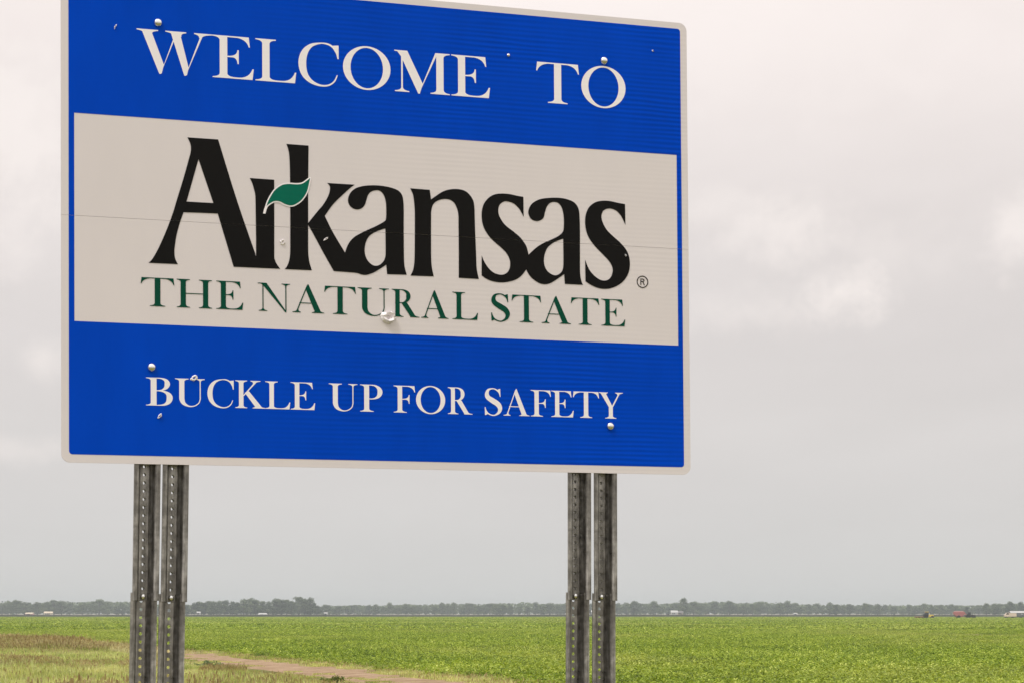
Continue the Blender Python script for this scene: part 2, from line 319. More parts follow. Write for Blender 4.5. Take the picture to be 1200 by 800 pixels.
# --- the roman capitals, drawn in units of the cap height
def bez(p0, p1, p2, n=6): return [((1 - t) ** 2 * p0[0] + 2 * t * (1 - t) * p1[0] + t * t * p2[0], (1 - t) ** 2 * p0[1] + 2 * t * (1 - t) * p1[1] + t * t * p2[1]) for t in (i / n for i in range(n + 1))]
SF, BR = .022, .115                                     # serif thickness, bracket height
def stem(x0, x1, y0=0., y1=1., bl=0., br=0., tl=0., tr=0.):
    """vertical stem with bracketed serifs of the given overhang at bottom left/right and top left/right"""
    p = []
    p += bez((x0 - bl, y0 + SF), (x0, y0 + SF * 1.6), (x0, y0 + BR))[::-1] + [(x0 - bl, y0)] if bl else [(x0, y0)]
    p += [(x1 + br, y0)] + bez((x1 + br, y0 + SF), (x1, y0 + SF * 1.6), (x1, y0 + BR)) if br else [(x1, y0)]
    p += bez((x1, y1 - BR), (x1, y1 - SF * 1.6), (x1 + tr, y1 - SF)) + [(x1 + tr, y1)] if tr else [(x1, y1)]
    p += [(x0 - tl, y1)] + bez((x0 - tl, y1 - SF), (x0, y1 - SF * 1.6), (x0, y1 - BR)) if tl else [(x0, y1)]
    return (p, [])
def serif(xc, y, wl, wr, up, w0, w1, lean=0.):
    """bracketed serif foot (up=1) or head (up=-1) under a slanted stroke spanning w0..w1 at the serif"""
    p = [(xc - wl, y), (xc + wr, y)] + bez((xc + wr, y + up * SF), (w1 + lean * .5, y + up * SF * 1.8), (w1 + lean, y + up * BR)) \
        + bez((w0 + lean, y + up * BR), (w0 + lean * .5, y + up * SF * 1.8), (xc - wl, y + up * SF))
    return (p, [])
def bar(x0, y0, x1, y1, wd):
    """slanted stroke between two levels, given by its horizontal width"""
    return ([(x0, y0), (x0 + wd, y0), (x1 + wd, y1), (x1, y1)], [])
def stroke(pts, closed=False, n=7):
    """pts: (x, y, half width); a smooth pen stroke"""
    out = []
    m = len(pts)
    for i in range(m - 1):
        p0, p1, p2, p3 = (pts[max(i - 1, 0)], pts[i], pts[i + 1], pts[min(i + 2, m - 1)])
        for k in range(n if i < m - 2 else n + 1):
            t = k / n
            out.append([.5 * (2 * b + (c - a) * t + (2 * a - 5 * b + 4 * c - d) * t * t + (3 * b - a - 3 * c + d) * t ** 3) for a, b, c, d in zip(p0, p1, p2, p3)])
    lft, rgt = [], []
    for i, (x, y, h) in enumerate(out):
        a = out[max(i - 1, 0)]; b = out[min(i + 1, len(out) - 1)]
        dx_, dy_ = b[0] - a[0], b[1] - a[1]; q = math.hypot(dx_, dy_) or 1
        lft.append((x - dy_ / q * h, y + dx_ / q * h)); rgt.append((x + dy_ / q * h, y - dx_ / q * h))
    return (lft + rgt[::-1], [])
def ell(cx, cy, rx, ry, n=44): return [(cx + rx * math.cos(2 * math.pi * k / n), cy + ry * math.sin(2 * math.pi * k / n)) for k in range(n)]
def slant(pl, cx, k): return [(x, y - k * (x - cx)) for x, y in pl]
HL = .030                                               # hairline
def arm_top(x0, x1, drop=.235, thick=.03):
    return ([(x0, 1.), (x1 - .012, 1.), (x1 + .012, 1 - drop), (x1 - .012, 1 - drop)] + bez((x1 - .012, 1 - drop), (x1 - .06, 1 - thick * 2.0), (x1 - .27, 1 - thick)) + [(x0, 1 - thick)], [])
def arm_bot(x0, x1, rise=.255, thick=.032, br=.15):
    return ([(x0, 0.), (x1 - .03, 0.), (x1, rise), (x1 - .03, rise)] + bez((x1 - .03, rise), (x1 - .11, thick), (x1 - .34, thick)) + bez((x0 + br + .05, thick), (x0, thick), (x0, .14)), [])
def arm_mid(x0, x1, y=.515, h=.165):
    return ([(x0, y + HL / 2), (x0 + .06, y + HL / 2)] + bez((x0 + .08, y + HL / 2), (x1 - .035, y + .03), (x1 - .028, y + h)) + [(x1, y + h), (x1, y - h)] +
            bez((x1 - .028, y - h), (x1 - .035, y - .03), (x1 - .13, y - HL / 2)) + [(x0, y - HL / 2)], [])
ST = .172
def G_E(): return [stem(.16, .16 + ST, bl=.16, tl=.16, br=.0), arm_top(.2, .83), arm_mid(.3, .59), arm_bot(.16 + ST - .01, .93), ([(.2, 0), (.4, 0), (.4, .03), (.2, .03)], [])]
def G_F(): return [stem(.15, .15 + ST, bl=.15, br=.17, tl=.15), arm_top(.2, .80), arm_mid(.3, .60, .50)]
def G_L(): return [stem(.16, .16 + ST, bl=.16, tl=.16, tr=.15), arm_bot(.16 + ST - .01, .96), ([(.2, 0), (.4, 0), (.4, .03), (.2, .03)], [])]
def G_T():
    a = arm_top(.5, 1.02, .24); b = ([(1.04 - x, y) for x, y in arm_top(.5, 1.02, .22)[0]], [])
    return [stem(.52 - ST / 2, .52 + ST / 2, bl=.15, br=.15), a, b]
def G_H(): return [stem(.13, .13 + ST, bl=.13, br=.14, tl=.13, tr=.14), stem(.87, .87 + ST, bl=.14, br=.13, tl=.14, tr=.13), ([(.2, .485), (.95, .485), (.95, .485 + HL), (.2, .485 + HL)], [])]
def G_N(): return [stem(.16, .195, bl=.13, br=.13), ([(.0, 1), (.3, 1), (.98, .0), (.965, -.02), (.94, -.02), (.17, .93), (.1, .97), (.0, .975)], []), stem(.945, .98, y0=.0, tl=.13, tr=.13)]
def G_A():
    return [([(.505, 1.02), (.535, 1.02), (.975, .0), (.765, .0), (.455, .80)], []), ([(.52, .98), (.48, .98), (.1, 0), (.145, 0), (.47, .86)], []),
            ([(.22, .33), (.70, .33), (.70, .36), (.22, .36)], []), serif(.125, 0, .14, .15, 1, .12, .16, .035), serif(.87, 0, .22, .20, 1, .79, .95, -.03)]
def G_V(o=0., w=1., th=.215):
    return [([(o + .06, 1), (o + .06 + th, 1), (o + .50 * w + .115, .12), (o + .5 * w + .06, -.025), (o + .5 * w + .015, -.025)], []),
            ([(o + .5 * w + .02, .0), (o + .5 * w + .06, .0), (o + .93 * w - .02, 1), (o + .93 * w - .075, 1)], [])]
def G_W():
    d1 = ([(.11, 1), (.335, 1), (.645, .20), (.595, .0), (.575, -.02), (.535, -.02)], [])
    h1 = ([(.58, .02), (.615, .10), (.905, .82), (.87, .82)], [])
    d2 = ([(.80, 1), (1.02, 1), (1.235, .17), (1.195, .0), (1.165, -.02), (1.13, -.02)], [])
    h2 = ([(1.165, .0), (1.2, .06), (1.60, 1), (1.545, 1)], [])
    return [d1, h1, d2, h2, serif(.2, 1, .2, .31, -1, .14, .315, .055), serif(.9, 1, .22, .28, -1, .83, 1.01, .055), serif(1.57, 1, .20, .24, -1, 1.5, 1.555, -.01)]
def G_Y(): return [stem(.42, .42 + ST, y1=.46, bl=.16, br=.15), ([(.05, 1), (.27, 1), (.56, .50), (.592, .44), (.42, .40), (.42, .44)], []), ([(.55, .47), (.575, .40), (.92, 1), (.86, 1)], []), serif(.16, 1, .16, .22, -1, .08, .26, .05), serif(.88, 1, .18, .15, -1, .83, .885, -.04)]
def G_M():
    return [stem(.19, .228, bl=.15, br=.15), ([(.03, 1), (.335, 1), (.70, .22), (.625, -.02), (.59, -.02), (.185, .86), (.1, .97), (.03, .978)], []),
            ([(.605, .0), (.65, .08), (1.0, .87), (1.06, 1), (1.0, 1)], []), stem(1.02, 1.02 + ST, bl=.14, br=.15, tr=.15)]
def G_K(): return [stem(.14, .14 + ST, bl=.14, br=.14, tl=.14, tr=.14), ([(.3, .46), (.33, .44), (.84, .98), (.76, .98)], []), ([(.36, .56), (.52, .62), (1.02, .04), (1.02, .02), (.80, .02), (.78, .03)], []), serif(.8, 1, .22, .16, -1, .74, .80, -.07), serif(.92, 0, .26, .24, 1, .80, .97, -.04)]
def G_U():
    return [stem(.14, .14 + ST, y0=.28, tl=.14, tr=.14), stroke([(.226, .34, .086), (.232, .25, .084), (.285, .12, .065), (.40, .035, .035), (.52, .003, .02), (.66, .03, .017), (.79, .13, .0165), (.838, .27, .0165), (.84, .36, .0165)]),
            stem(.8235, .8565, y0=.33, tl=.14, tr=.14)]
def G_C():
    return [stroke([(.90, .80, .004), (.83, .93, .022), (.70, 1.0, .020), (.52, 1.005, .016), (.30, .93, .042), (.15, .75, .078), (.098, .5, .092), (.15, .25, .076), (.30, .08, .046), (.52, -.003, .023), (.72, .015, .018), (.86, .12, .017), (.93, .27, .012)]),
            ([(.935, .985), (.965, .985), (.965, .66), (.935, .66)] + bez((.935, .66), (.90, .86), (.78, .965)), [])]
def G_O(): return [(ell(.585, .5, .585, .527), [slant(ell(.585, .5, .40, .487), .585, -.0)])]
def G_S():
    return [stroke([(.545, .76, .006), (.50, .88, .020), (.40, .975, .022), (.29, 1.0, .020), (.15, .95, .040), (.098, .80, .066), (.14, .665, .084), (.30, .545, .098), (.47, .42, .094), (.545, .265, .074), (.50, .10, .048), (.36, .0, .023), (.23, .01, .021), (.11, .09, .022), (.045, .25, .006)]),
            ([(.525, 1.0), (.555, 1.0), (.565, .70), (.54, .70)] + bez((.54, .70), (.52, .85), (.44, .955)), []), ([(.03, .0), (.06, .0)] + bez((.15, .055), (.075, .12), (.05, .30)) + [(.022, .30)], [])]
def G_P(): return [stem(.14, .14 + ST, bl=.14, br=.16, tl=.14), stroke([(.2, .984, .016), (.42, .984, .017), (.55, .95, .036), (.655, .86, .066), (.69, .735, .086), (.65, .60, .066), (.545, .51, .034), (.42, .476, .017), (.28, .475, .016)])]
def G_R(): return [stem(.14, .14 + ST, bl=.14, br=.15, tl=.14), stroke([(.2, .984, .016), (.40, .984, .017), (.53, .95, .036), (.625, .87, .066), (.655, .755, .086), (.62, .63, .062), (.52, .545, .032), (.42, .515, .017), (.28, .51, .016)]),
                   ([(.38, .505), (.52, .545), (.60, .52), (.93, .04), (.93, .02), (.78, .02), (.73, .02)], []), serif(.88, 0, .16, .21, 1, .74, .90, -.02)]
def G_B(): return [stem(.14, .14 + ST, bl=.14, tl=.14), stroke([(.2, .984, .016), (.40, .984, .017), (.52, .955, .034), (.605, .885, .062), (.63, .78, .080), (.595, .66, .060), (.50, .575, .030), (.40, .54, .017), (.28, .535, .016)]),
                   stroke([(.28, .535, .014), (.42, .53, .017), (.56, .495, .038), (.665, .41, .072), (.70, .285, .090), (.66, .14, .072), (.55, .045, .036), (.40, .016, .017), (.2, .016, .016)])]
GLYPH = {k[2:]: v for k, v in list(globals().items()) if k.startswith('G_')}
# height range of each glyph kept at its own overshoot; widths taken from the lettering on the board
def letter(ch, u0, u1, vb, vt, mat, parent, y=-.0012):
    parts = GLYPH[ch]()
    xs = [p[0] for o, _ in parts for p in o]; a, b = min(xs), max(xs); k = (u1 - u0) / (b - a); h = vt - vb
    T = lambda pl: [(u0 + (x - a) * k, vb + yy * h) for x, yy in pl]
    return film('letter', [(T(o), [T(q) for q in hs]) for o, hs in parts], y, mat, parent)
for key, mat, par in (('top', m_letter, upper), ('mid', m_green, lower), ('low', m_letter, lower)):
    vt, vb, ls = LINES[key]
    for ch, u0, u1 in ls: letter(ch, u0, u1, vb, vt, mat, par)
for key in ('Ar', 'k_stem', 'ka', 'n', 'sa', 's'):
    polys = [catmull(p) for p in LOGO[key]]
    film('letter', [(polys[0], polys[1:])], -.0012, m_black, upper)
lf = catmull(LOGO['leaf'][0], 50)
def grow(poly, d):
    n = len(poly); out = []; area = sum(poly[i - 1][0] * poly[i][1] - poly[i][0] * poly[i - 1][1] for i in range(n)); sg = 1 if area > 0 else -1
    for i in range(n):
        a, b, c = Vector(poly[i - 1]), Vector(poly[i]), Vector(poly[(i + 1) % n])
        t = ((b - a).normalized() + (c - b).normalized()); t = t.normalized() if t.length > 1e-6 else (c - b).normalized()
        out.append((b.x + t.y * d * sg, b.y - t.x * d * sg))
    return out
film('leaf_outline', [(grow(lf, .0042), []), (catmull(LOGO['leaf_stalk'][0], 50), [])], -.0018, m_letter, upper)
film('leaf_emblem', [(lf, [])], -.0024, m_leaf, upper)
rc = (1.9611, .6434)
def rT(pl): return [(rc[0] + x * .0078 , rc[1] + y * .0108) for x, y in pl]
film('registered_mark', [(ell(*rc, .0212, .0206, 32), [ell(*rc, .0180, .0174, 32)]), (rT([(-1, -1), (-.62, -1), (-.62, 1), (-1, 1)]), []),
     (rT([(-1, 1), (.2, 1), (.75, .85), (1, .5), (.75, .12), (.2, -.05), (-1, -.05)]), [rT([(-.62, .72), (.15, .72), (.5, .62), (.6, .48), (.5, .33), (.15, .23), (-.62, .23)])]), (rT([(-.05, 0), (.4, 0), (1.1, -1), (.62, -1)]), [])], -.0012, m_black, lower)

# --- bolts, a rivet, bullet dents
dome = MB().lathe([(.0135, 0), (.0135, -.002), (.0128, -.0045), (.011, -.0075), (.0078, -.0100), (.004, -.0112), (.0008, -.0115)], 'y', 20)
for u, v in ((.3054, 1.3815), (1.8263, 1.3799), (.2823, .3013), (1.8386, .1567)):
    b = dome.build('bolt', m_bolt, sign, True, loc=L3(u, v, -.0006))
riv = MB().lathe([(.0058, 0), (.0056, -.002), (.004, -.0036), (.0008, -.0042)], 'y', 12)
for u, v in ((1.4827, 1.3717),):
    riv.build('rivet', m_bolt, sign, True, loc=L3(u, v, -.0013))
def dent(u, v, r, seed, ratio=1., ang=0., depth=.006, y=-.0014):
    """torn crater: a ragged bright lip standing off the face round a dark pit"""
    rnd = random.Random(seed); n = 14; vs = []; fs = []
    rings = ((1., 0.), (.72, -depth), (.5, -depth * .8), (.36, .0), (.3, .004))
    for q, (k, d) in enumerate(rings):
        for i in range(n):
            a = 2 * math.pi * i / n; rr = r * k * (1 + rnd.uniform(-.22, .3) * (1 if q < 3 else .4))
            x, z = rr * math.cos(a) * ratio, rr * math.sin(a)
            vs.append((x * math.cos(ang) - z * math.sin(ang), d * rnd.uniform(.5, 1.3), x * math.sin(ang) + z * math.cos(ang)))
    for q in range(len(rings) - 1):
        for i in range(n): fs.append((q * n + i, q * n + (i + 1) % n, (q + 1) * n + (i + 1) % n, (q + 1) * n + i))
    o = obj('dent', mesh('dent', vs, fs, False), m_alu, sign, loc=L3(u, v, y)); return o
dent(1.0600, .4885, .0185, 3, 1.25, .2, .014).data.materials[0] = m_letter
dent(.3076, .1502, .0085, 5, .55, -.7, .006).data.materials[0] = m_letter
dent(.7073, .7127, .008, 6, 1., 0, .004).data.materials[0] = m_letter
dent(.8519, .7311, .009, 7, .35, -.9, .005).data.materials[0] = m_letter
dent(1.8999, .7296, .004, 12, 1., 0, .002)
dent(.1701, 1.3596, .006, 8, .4, -.6, .003).data.materials[0] = m_letter
dent(.168, 1.352, .003, 18, .4, -.6, .002).data.materials[0] = m_letter
dent(2.0071, 1.4273, .0035, 9, 1., 0, .002)
dent(.4180, .2725, .0075, 10, 1.5, .5, .005).data.materials[0] = m_letter

# --- perforated U-channel posts
m_steel, n, b = material('galvanised_steel')
tc = n.new('ShaderNodeTexCoord').outputs['Object']
st1 = n.noise(n.vmap(tc, (60, 60, 4)), 1.0, 5, .6); st2 = n.noise(n.vmap(tc, (30, 30, 30)), 1.0, 4, .6)
colr = n.ramp(n.math('ADD', n.math('MULTIPLY', st1, .6), n.math('MULTIPLY', st2, .4)), [(.32, (.075, .07, .062)), (.5, (.25, .24, .225)), (.66, (.56, .545, .525))])
n.l.new(colr, b.inputs['Base Color']); b.inputs['Metallic'].default_value = .85
n.l.new(n.rng(st2,  .3, .7, .26, .5), b.inputs['Roughness'])
bp = n.new('ShaderNodeBump'); bp.inputs['Strength'].default_value = .25; bp.inputs['Distance'].default_value = .002
n.l.new(st2, bp.inputs['Height']); n.l.new(bp.outputs[0], b.inputs['Normal'])

PITCH = .0254
WD = .038                                               # depth of the web behind the flanges
def channel_mesh(length, back=False, phase=0.):
    """U-channel from z=0 up to length; flanges at y=0, web 34 mm behind (or mirrored: web in front)"""
    k = -1 if back else 1; Y = lambda d: d * k
    b = MB()
    side = [(-.0165, WD), (-.0140, WD), (-.0140, WD + .004), (-.0165, WD + .004)] if back else \
        [(-.0420, .0010), (-.0412, -.0004), (-.0330, -.0010), (-.0285, -.0002), (-.0252, .0022), (-.0232, .0060), (-.0218, .0110), (-.0160, WD - .009), (-.0152, WD - .004), (-.0140, WD), (-.0140, WD + .004),
         (-.0172, WD + .0035), (-.0195, WD - .002), (-.0258, .0120), (-.0278, .0068), (-.0310, .0044), (-.0412, .0046), (-.0420, .0034)]
    for s in (1, -1):
        b.prism([(x * s, Y(d)) for x, d in side], 0, length, 'z')
    nseg = int(length / PITCH); q = 16; y0, y1 = Y(WD + .0002), Y(WD + .0042)
    z = 0.
    for i in range(nseg + 1):
        h = PITCH if i < nseg else length - nseg * PITCH
        if h < .004: break
        if i == nseg:
            b.box((0, (y0 + y1) / 2, z + h / 2), (.0284, abs(y1 - y0), h)); break
        vs = []
        for yy in (y0, y1):
            for e in range(q):
                a = math.radians(45) + 2 * math.pi * e / q; c, s_ = math.cos(a), math.sin(a); m_ = max(abs(c), abs(s_))
                vs.append((.0142 * c / m_, yy, z + PITCH / 2 + PITCH / 2 * s_ / m_))
            for e in range(q):
                a = math.radians(45) + 2 * math.pi * e / q
                vs.append((.0052 * math.cos(a), yy, z + PITCH / 2 + .0052 * math.sin(a)))
        fs = []
        for e in range(q):
            f = (e + 1) % q
            fs += [(e, f, q + f, q + e), (2 * q + f, 2 * q + e, 3 * q + e, 3 * q + f), (q + e, q + f, 3 * q + f, 3 * q + e)]
        b.add(vs, fs); z += PITCH
    m = mesh('post', b.v, b.f)
    bm = bmesh.new(); bm.from_mesh(m); bmesh.ops.remove_doubles(bm, verts=bm.verts, dist=1e-6); bmesh.ops.recalc_face_normals(bm, faces=bm.faces)
    for f in bm.faces: f.smooth = len(f.verts) == 4 and abs(f.normal.z) < .2
    for e_ in bm.edges:
        if len(e_.link_faces) != 2 or e_.calc_face_angle(0) > math.radians(42): e_.smooth = False
    bm.to_mesh(m); bm.free()
    m.materials.append(m_steel)
    return m
SPL = -.424                                             # lower end of the upper posts, from the board's lower edge
up_len, rear_len, stub_len = 1.86, 1.8, 2.4
me_up, me_rear, me_stub = channel_mesh(up_len), channel_mesh(rear_len, True), channel_mesh(stub_len)
hexb = MB().lathe([(.0095, 0), (.0095, -.003), (.0085, -.0065), (.005, -.0085), (.001, -.009)], 'y', 10)
for uc, lean, dz_ in ((.2715, .0185, .000), (.3620, .0200, -.004), (1.7300, .0085, .003), (1.8240, .0075, .000)):
    # every post leans a little out of true below the board
    zt = BASE_DROP + SPL + dz_
    root = obj('post', me_up, None, sign, loc=(uc - W / 2 - lean * .424, .0062, zt), rot=(0, lean * .9, 0))
    rear = obj('rear_strap', me_rear, None, root, loc=(0, 2 * WD + .004 + .019, 0))
    hexb.build('bolt', m_bolt, root, True, loc=(0, WD, .5 * PITCH))
    # ground stake nested behind the post's foot
    obj('ground_stake', me_stub, None, root, loc=(-.004 - .0023 * stub_len, .0062, .024 - stub_len), rot=(0, .0023, 0))

# ------------------------------------------------------------------ the ground
RD = Vector((.93, .3675)).normalized()                    # across the road, to the right
FW = Vector((-RD.y, RD.x))                                # along the road
def sstep(a, b, x): t = max(0., min(1., (x - a) / (b - a))); return t * t * (3 - 2 * t)
def bank(s):                                              # cross-section of the low road bank
    return .75 * (1 - sstep(-.5, 13, s)) * sstep(-26, -13.5, s)
def ground_z(x, y): return bank(Vector((x, y)).dot(RD))

ss = [-5000, -1500, -400, -120, -60, -26, -24, -22, -20, -18, -16, -14.5, -13.5, -10, -6, -2.5, -.5, .5, 1.5, 2.5, 3.5, 4.5, 5.5, 6.5, 7.5, 8.5, 9.5, 10.5, 11.5, 13, 16, 40, 120, 400, 1500, 5000]
tt = [-5000, -1500, -400, -100, -20] + list(range(0, 160, 8)) + [200, 300, 500, 1000, 2000, 5000]
vs = [(*(RD * s + FW * t), bank(s) + (.02 * noise.noise((s * .4, t * .3, 0)) if abs(s) < 20 and 0 < t < 160 else 0)) for s in ss for t in tt]
nt = len(tt)
fs = [(i * nt + j, (i + 1) * nt + j, (i + 1) * nt + j + 1, i * nt + j + 1) for i in range(len(ss) - 1) for j in range(nt - 1)]
m_ground, n, b = material('verge_ground')
pos = n.new('ShaderNodeNewGeometry').outputs['Position']
a = n.noise(pos, .35, 6, .6); c = n.noise(pos, 6, 5, .65)
colr = n.mix(n.rng(c, .35, .65), n.ramp(a, [(.35, (.12, .145, .035)), (.5, (.20, .21, .065)), (.68, (.26, .20, .10))]), (.19, .16, .07, 1))
n.l.new(colr, b.inputs['Base Color']); b.inputs['Roughness'].default_value = 1; b.inputs['Specular IOR Level'].default_value = .1
bp = n.new('ShaderNodeBump'); bp.inputs['Strength'].default_value = .8; bp.inputs['Distance'].default_value = .12
n.l.new(c, bp.inputs['Height']); n.l.new(bp.outputs[0], b.inputs['Normal'])
tag(obj('ground', mesh('ground', vs, fs), m_ground), kind='structure')

# the highway on its bank, left of the frame
def strip(name, s0, s1, t0, t1, dz, mat, parent=None, step=25):
    ts = [t0 + (t1 - t0) * k / max(1, int((t1 - t0) / step)) for k in range(max(1, int((t1 - t0) / step)) + 1)]
    vv = []; ff = []
    for t in ts:
        for s in (s0, s1): vv.append((*(RD * s + FW * t), .75 + dz))
    for k in range(len(ts) - 1): ff.append((2 * k, 2 * k + 1, 2 * k + 3, 2 * k + 2))
    return obj(name, mesh(name, vv, ff), mat, parent)
m_asph = plain('asphalt', (.055, .054, .052), .95, 0, .25, 3); m_paint = plain('road_paint', (.72, .72, .70), .7, 0, .08, 5); m_yel = plain('road_paint_yellow', (.62, .40, .04), .7, 0, .08, 5)
road = tag(strip('highway', -13.0, -3.2, -200, 900, .03, m_asph), kind='structure')
for s, mt in ((-3.75, m_paint), (-12.45, m_paint), (-8.0, m_yel), (-8.3, m_yel)): strip('lane_line', s - .06, s + .06, -200, 900, .036, mt, road)

# dirt track between the verge and the field
TRK = [(24, -20), (14.5, 10), (5.0, 56), (-3.9, 91), (-18.6, 147), (-31.8, 188), (-48.5, 238), (-76, 320), (-112, 430)]
def track_x(y):
    for (x0, y0), (x1, y1) in zip(TRK, TRK[1:]):
        if y <= y1: return x0 + (x1 - x0) * (y - y0) / (y1 - y0)
    return TRK[-1][0] + (TRK[-1][0] - TRK[-2][0]) * (y - TRK[-1][1]) / (TRK[-1][1] - TRK[-2][1])
m_dirt, n, b = material('packed_dirt')
pos = n.new('ShaderNodeNewGeometry').outputs['Position']
a = n.noise(pos, .8, 6, .6); c = n.noise(pos, 7, 8, .75)
colr = n.ramp(n.math('ADD', n.math('MULTIPLY', a, .6), n.math('MULTIPLY', c, .4)), [(.3, (.19, .125, .075)), (.48, (.34, .235, .15)), (.6, (.43, .31, .21)), (.75, (.60, .49, .38))])
n.l.new(colr, b.inputs['Base Color']); b.inputs['Roughness'].default_value = 1; b.inputs['Specular IOR Level'].default_value = .1
bp = n.new('ShaderNodeBump'); bp.inputs['Strength'].default_value = 1; bp.inputs['Distance'].default_value = .06
n.l.new(c, bp.inputs['Height']); n.l.new(bp.outputs[0], b.inputs['Normal'])
vs = []; fs = []; ys = [y * 3. for y in range(10, 144)]
prof = [(-2.1, -.02), (-1.5, .035), (-.85, .02), (-.3, .07), (.3, .075), (.85, .02), (1.5, .04), (2.2, .02)]
for y in ys:
    for dx_, dz_ in prof:
        x = track_x(y) + dx_ * 1.05 + .25 * noise.noise((dx_ * .5, y * .12, 3.))
        vs.append((x, y, ground_z(x, y) + .012 + dz_ + .03 * noise.noise((x * .9, y * .5, 0))))
k = len(prof)
for i in range(len(ys) - 1):
    for j in range(k - 1): fs.append((i * k + j, i * k + j + 1, (i + 1) * k + j + 1, (i + 1) * k + j))
tag(obj('dirt_track', mesh('dirt_track', vs, fs, True), m_dirt), kind='structure')

# field surfaces: soil under the crop, then darker bare ground and a pale stubble strip by the trees
def field(name, y0, y1, mat, z, left=None, half=.55):
    n_ = 40; vv = []; ff = []
    for i in range(n_ + 1):
        y = y0 * (y1 / y0) ** (i / n_)
        xa = left(y) if left else -half * y - 100
        vv += [(xa, y, z), (half * y + 100, y, z)]
    for i in range(n_): ff.append((2 * i, 2 * i + 1, 2 * i + 3, 2 * i + 2))
    return tag(obj(name, mesh(name, vv, ff), mat), kind='structure')
m_field, n, b = material('crop_soil')
pos = n.new('ShaderNodeNewGeometry').outputs['Position']
spx = n.new('ShaderNodeSeparateXYZ'); n.l.new(pos, spx.inputs[0])
far = n.rng(spx.outputs[1], 250, 900, 0, 1, True)
broad = n.noise(n.vmap(pos, (.018, .009, 1)), 1, 5, .6); fine = n.noise(n.vmap(pos, (.6, .25, 1)), 1, 5, .65)
soil = n.ramp(fine, [(.3, (.11, .075, .045)), (.6, (.20, .15, .09))])
leafy = n.ramp(n.math('ADD', n.math('MULTIPLY', broad, .5), n.math('MULTIPLY', fine, .5)), [(.3, (.165, .23, .03)), (.5, (.245, .31, .045)), (.7, (.34, .37, .095))])
n.l.new(n.mix(n.rng(far, 0, 1, .35, 1), soil, leafy), b.inputs['Base Color'])
b.inputs['Roughness'].default_value = 1; b.inputs['Specular IOR Level'].default_value = .05
field('field', 30, 1538, m_field, .03, lambda y: max(track_x(y) + 2.0, -.55 * y - 100))
m_far = plain('bare_soil', (.040, .040, .022), 1, 0, .25, .01); field('far_field', 1539, 2650, m_far, .04)
m_stub = plain('pale_stubble', (.27, .245, .18), 1, 0, .15, .01); field('stubble_field', 2651, 5000, m_stub, .05)

# a low dark levee closes the crop field off
m_lev = plain('levee_turf', (.018, .022, .010), 1, 0, .3, .05)
vv = []; ff = []
for i in range(121):
    x = -900 + i * 15.
    h_ = 1.15 + .25 * noise.noise((x * .01, 0, 0)) + .15 * noise.noise((x * .06, 0, 4))
    vv += [(x, 1536, 0), (x, 1540, h_), (x, 1543, h_), (x, 1549, 0)]
for i in range(120):
    for k in range(3): ff.append((i * 4 + k, i * 4 + 4 + k, i * 4 + 5 + k, i * 4 + 1 + k))
tag(obj('levee', mesh('levee', vv, ff), m_lev), kind='structure')

# ------------------------------------------------------------------ crop and grass: leaf-sized faces, set out as instanced patches
def leaf_material(name, ramp, trans=.35, large=.02, dry=(.33, .29, .12), dry_amt=.5):
    m = bpy.data.materials.new(name); m.use_nodes = True; n = NT(m.node_tree); n.n.clear()
    pos = n.new('ShaderNodeNewGeometry').outputs['Position']
    at = n.new('ShaderNodeAttribute', attribute_name='tint').outputs['Fac']
    rnd = n.new('ShaderNodeObjectInfo').outputs['Random']
    lg = n.noise(n.vmap(pos, (large * 1.6, large * .55, 0)), 1, 5, .62)
    c = n.ramp(n.math('ADD', n.math('MULTIPLY', at, .75), n.math('MULTIPLY', rnd, .25)), ramp)
    c = n.mix(n.math('MULTIPLY', n.rng(lg, .46, .66, 0, 1, True), dry_amt), c, (*dry, 1))
    md_ = n.noise(n.vmap(pos, (.45, .12, 0)), 1, 4, .6)
    c = n.mix(n.rng(md_, .40, .62, .42, 0), c, n.mix(1., c, (.45, .55, .4, 1), 'MULTIPLY'))
    d = n.new('ShaderNodeBsdfDiffuse'); n.l.new(c, d.inputs[0])
    t = n.new('ShaderNodeBsdfTranslucent'); n.l.new(n.mix(1., c, (1.0, 1.0, .55, 1), 'MULTIPLY'), t.inputs[0])
    g = n.new('ShaderNodeBsdfGlossy'); g.inputs['Roughness'].default_value = .45; g.inputs[0].default_value = (1, 1, 1, 1)
    mx = n.new('ShaderNodeMixShader'); mx.inputs[0].default_value = trans; n.l.new(d.outputs[0], mx.inputs[1]); n.l.new(t.outputs[0], mx.inputs[2])
    m2 = n.new('ShaderNodeMixShader'); m2.inputs[0].default_value = .035; n.l.new(mx.outputs[0], m2.inputs[1]); n.l.new(g.outputs[0], m2.inputs[2])
    o = n.new('ShaderNodeOutputMaterial'); n.l.new(m2.outputs[0], o.inputs[0])
    return m
def with_tint(me, tints):
    at = me.attributes.new('tint', 'FLOAT', 'FACE'); at.data.foreach_set('value', tints); return me
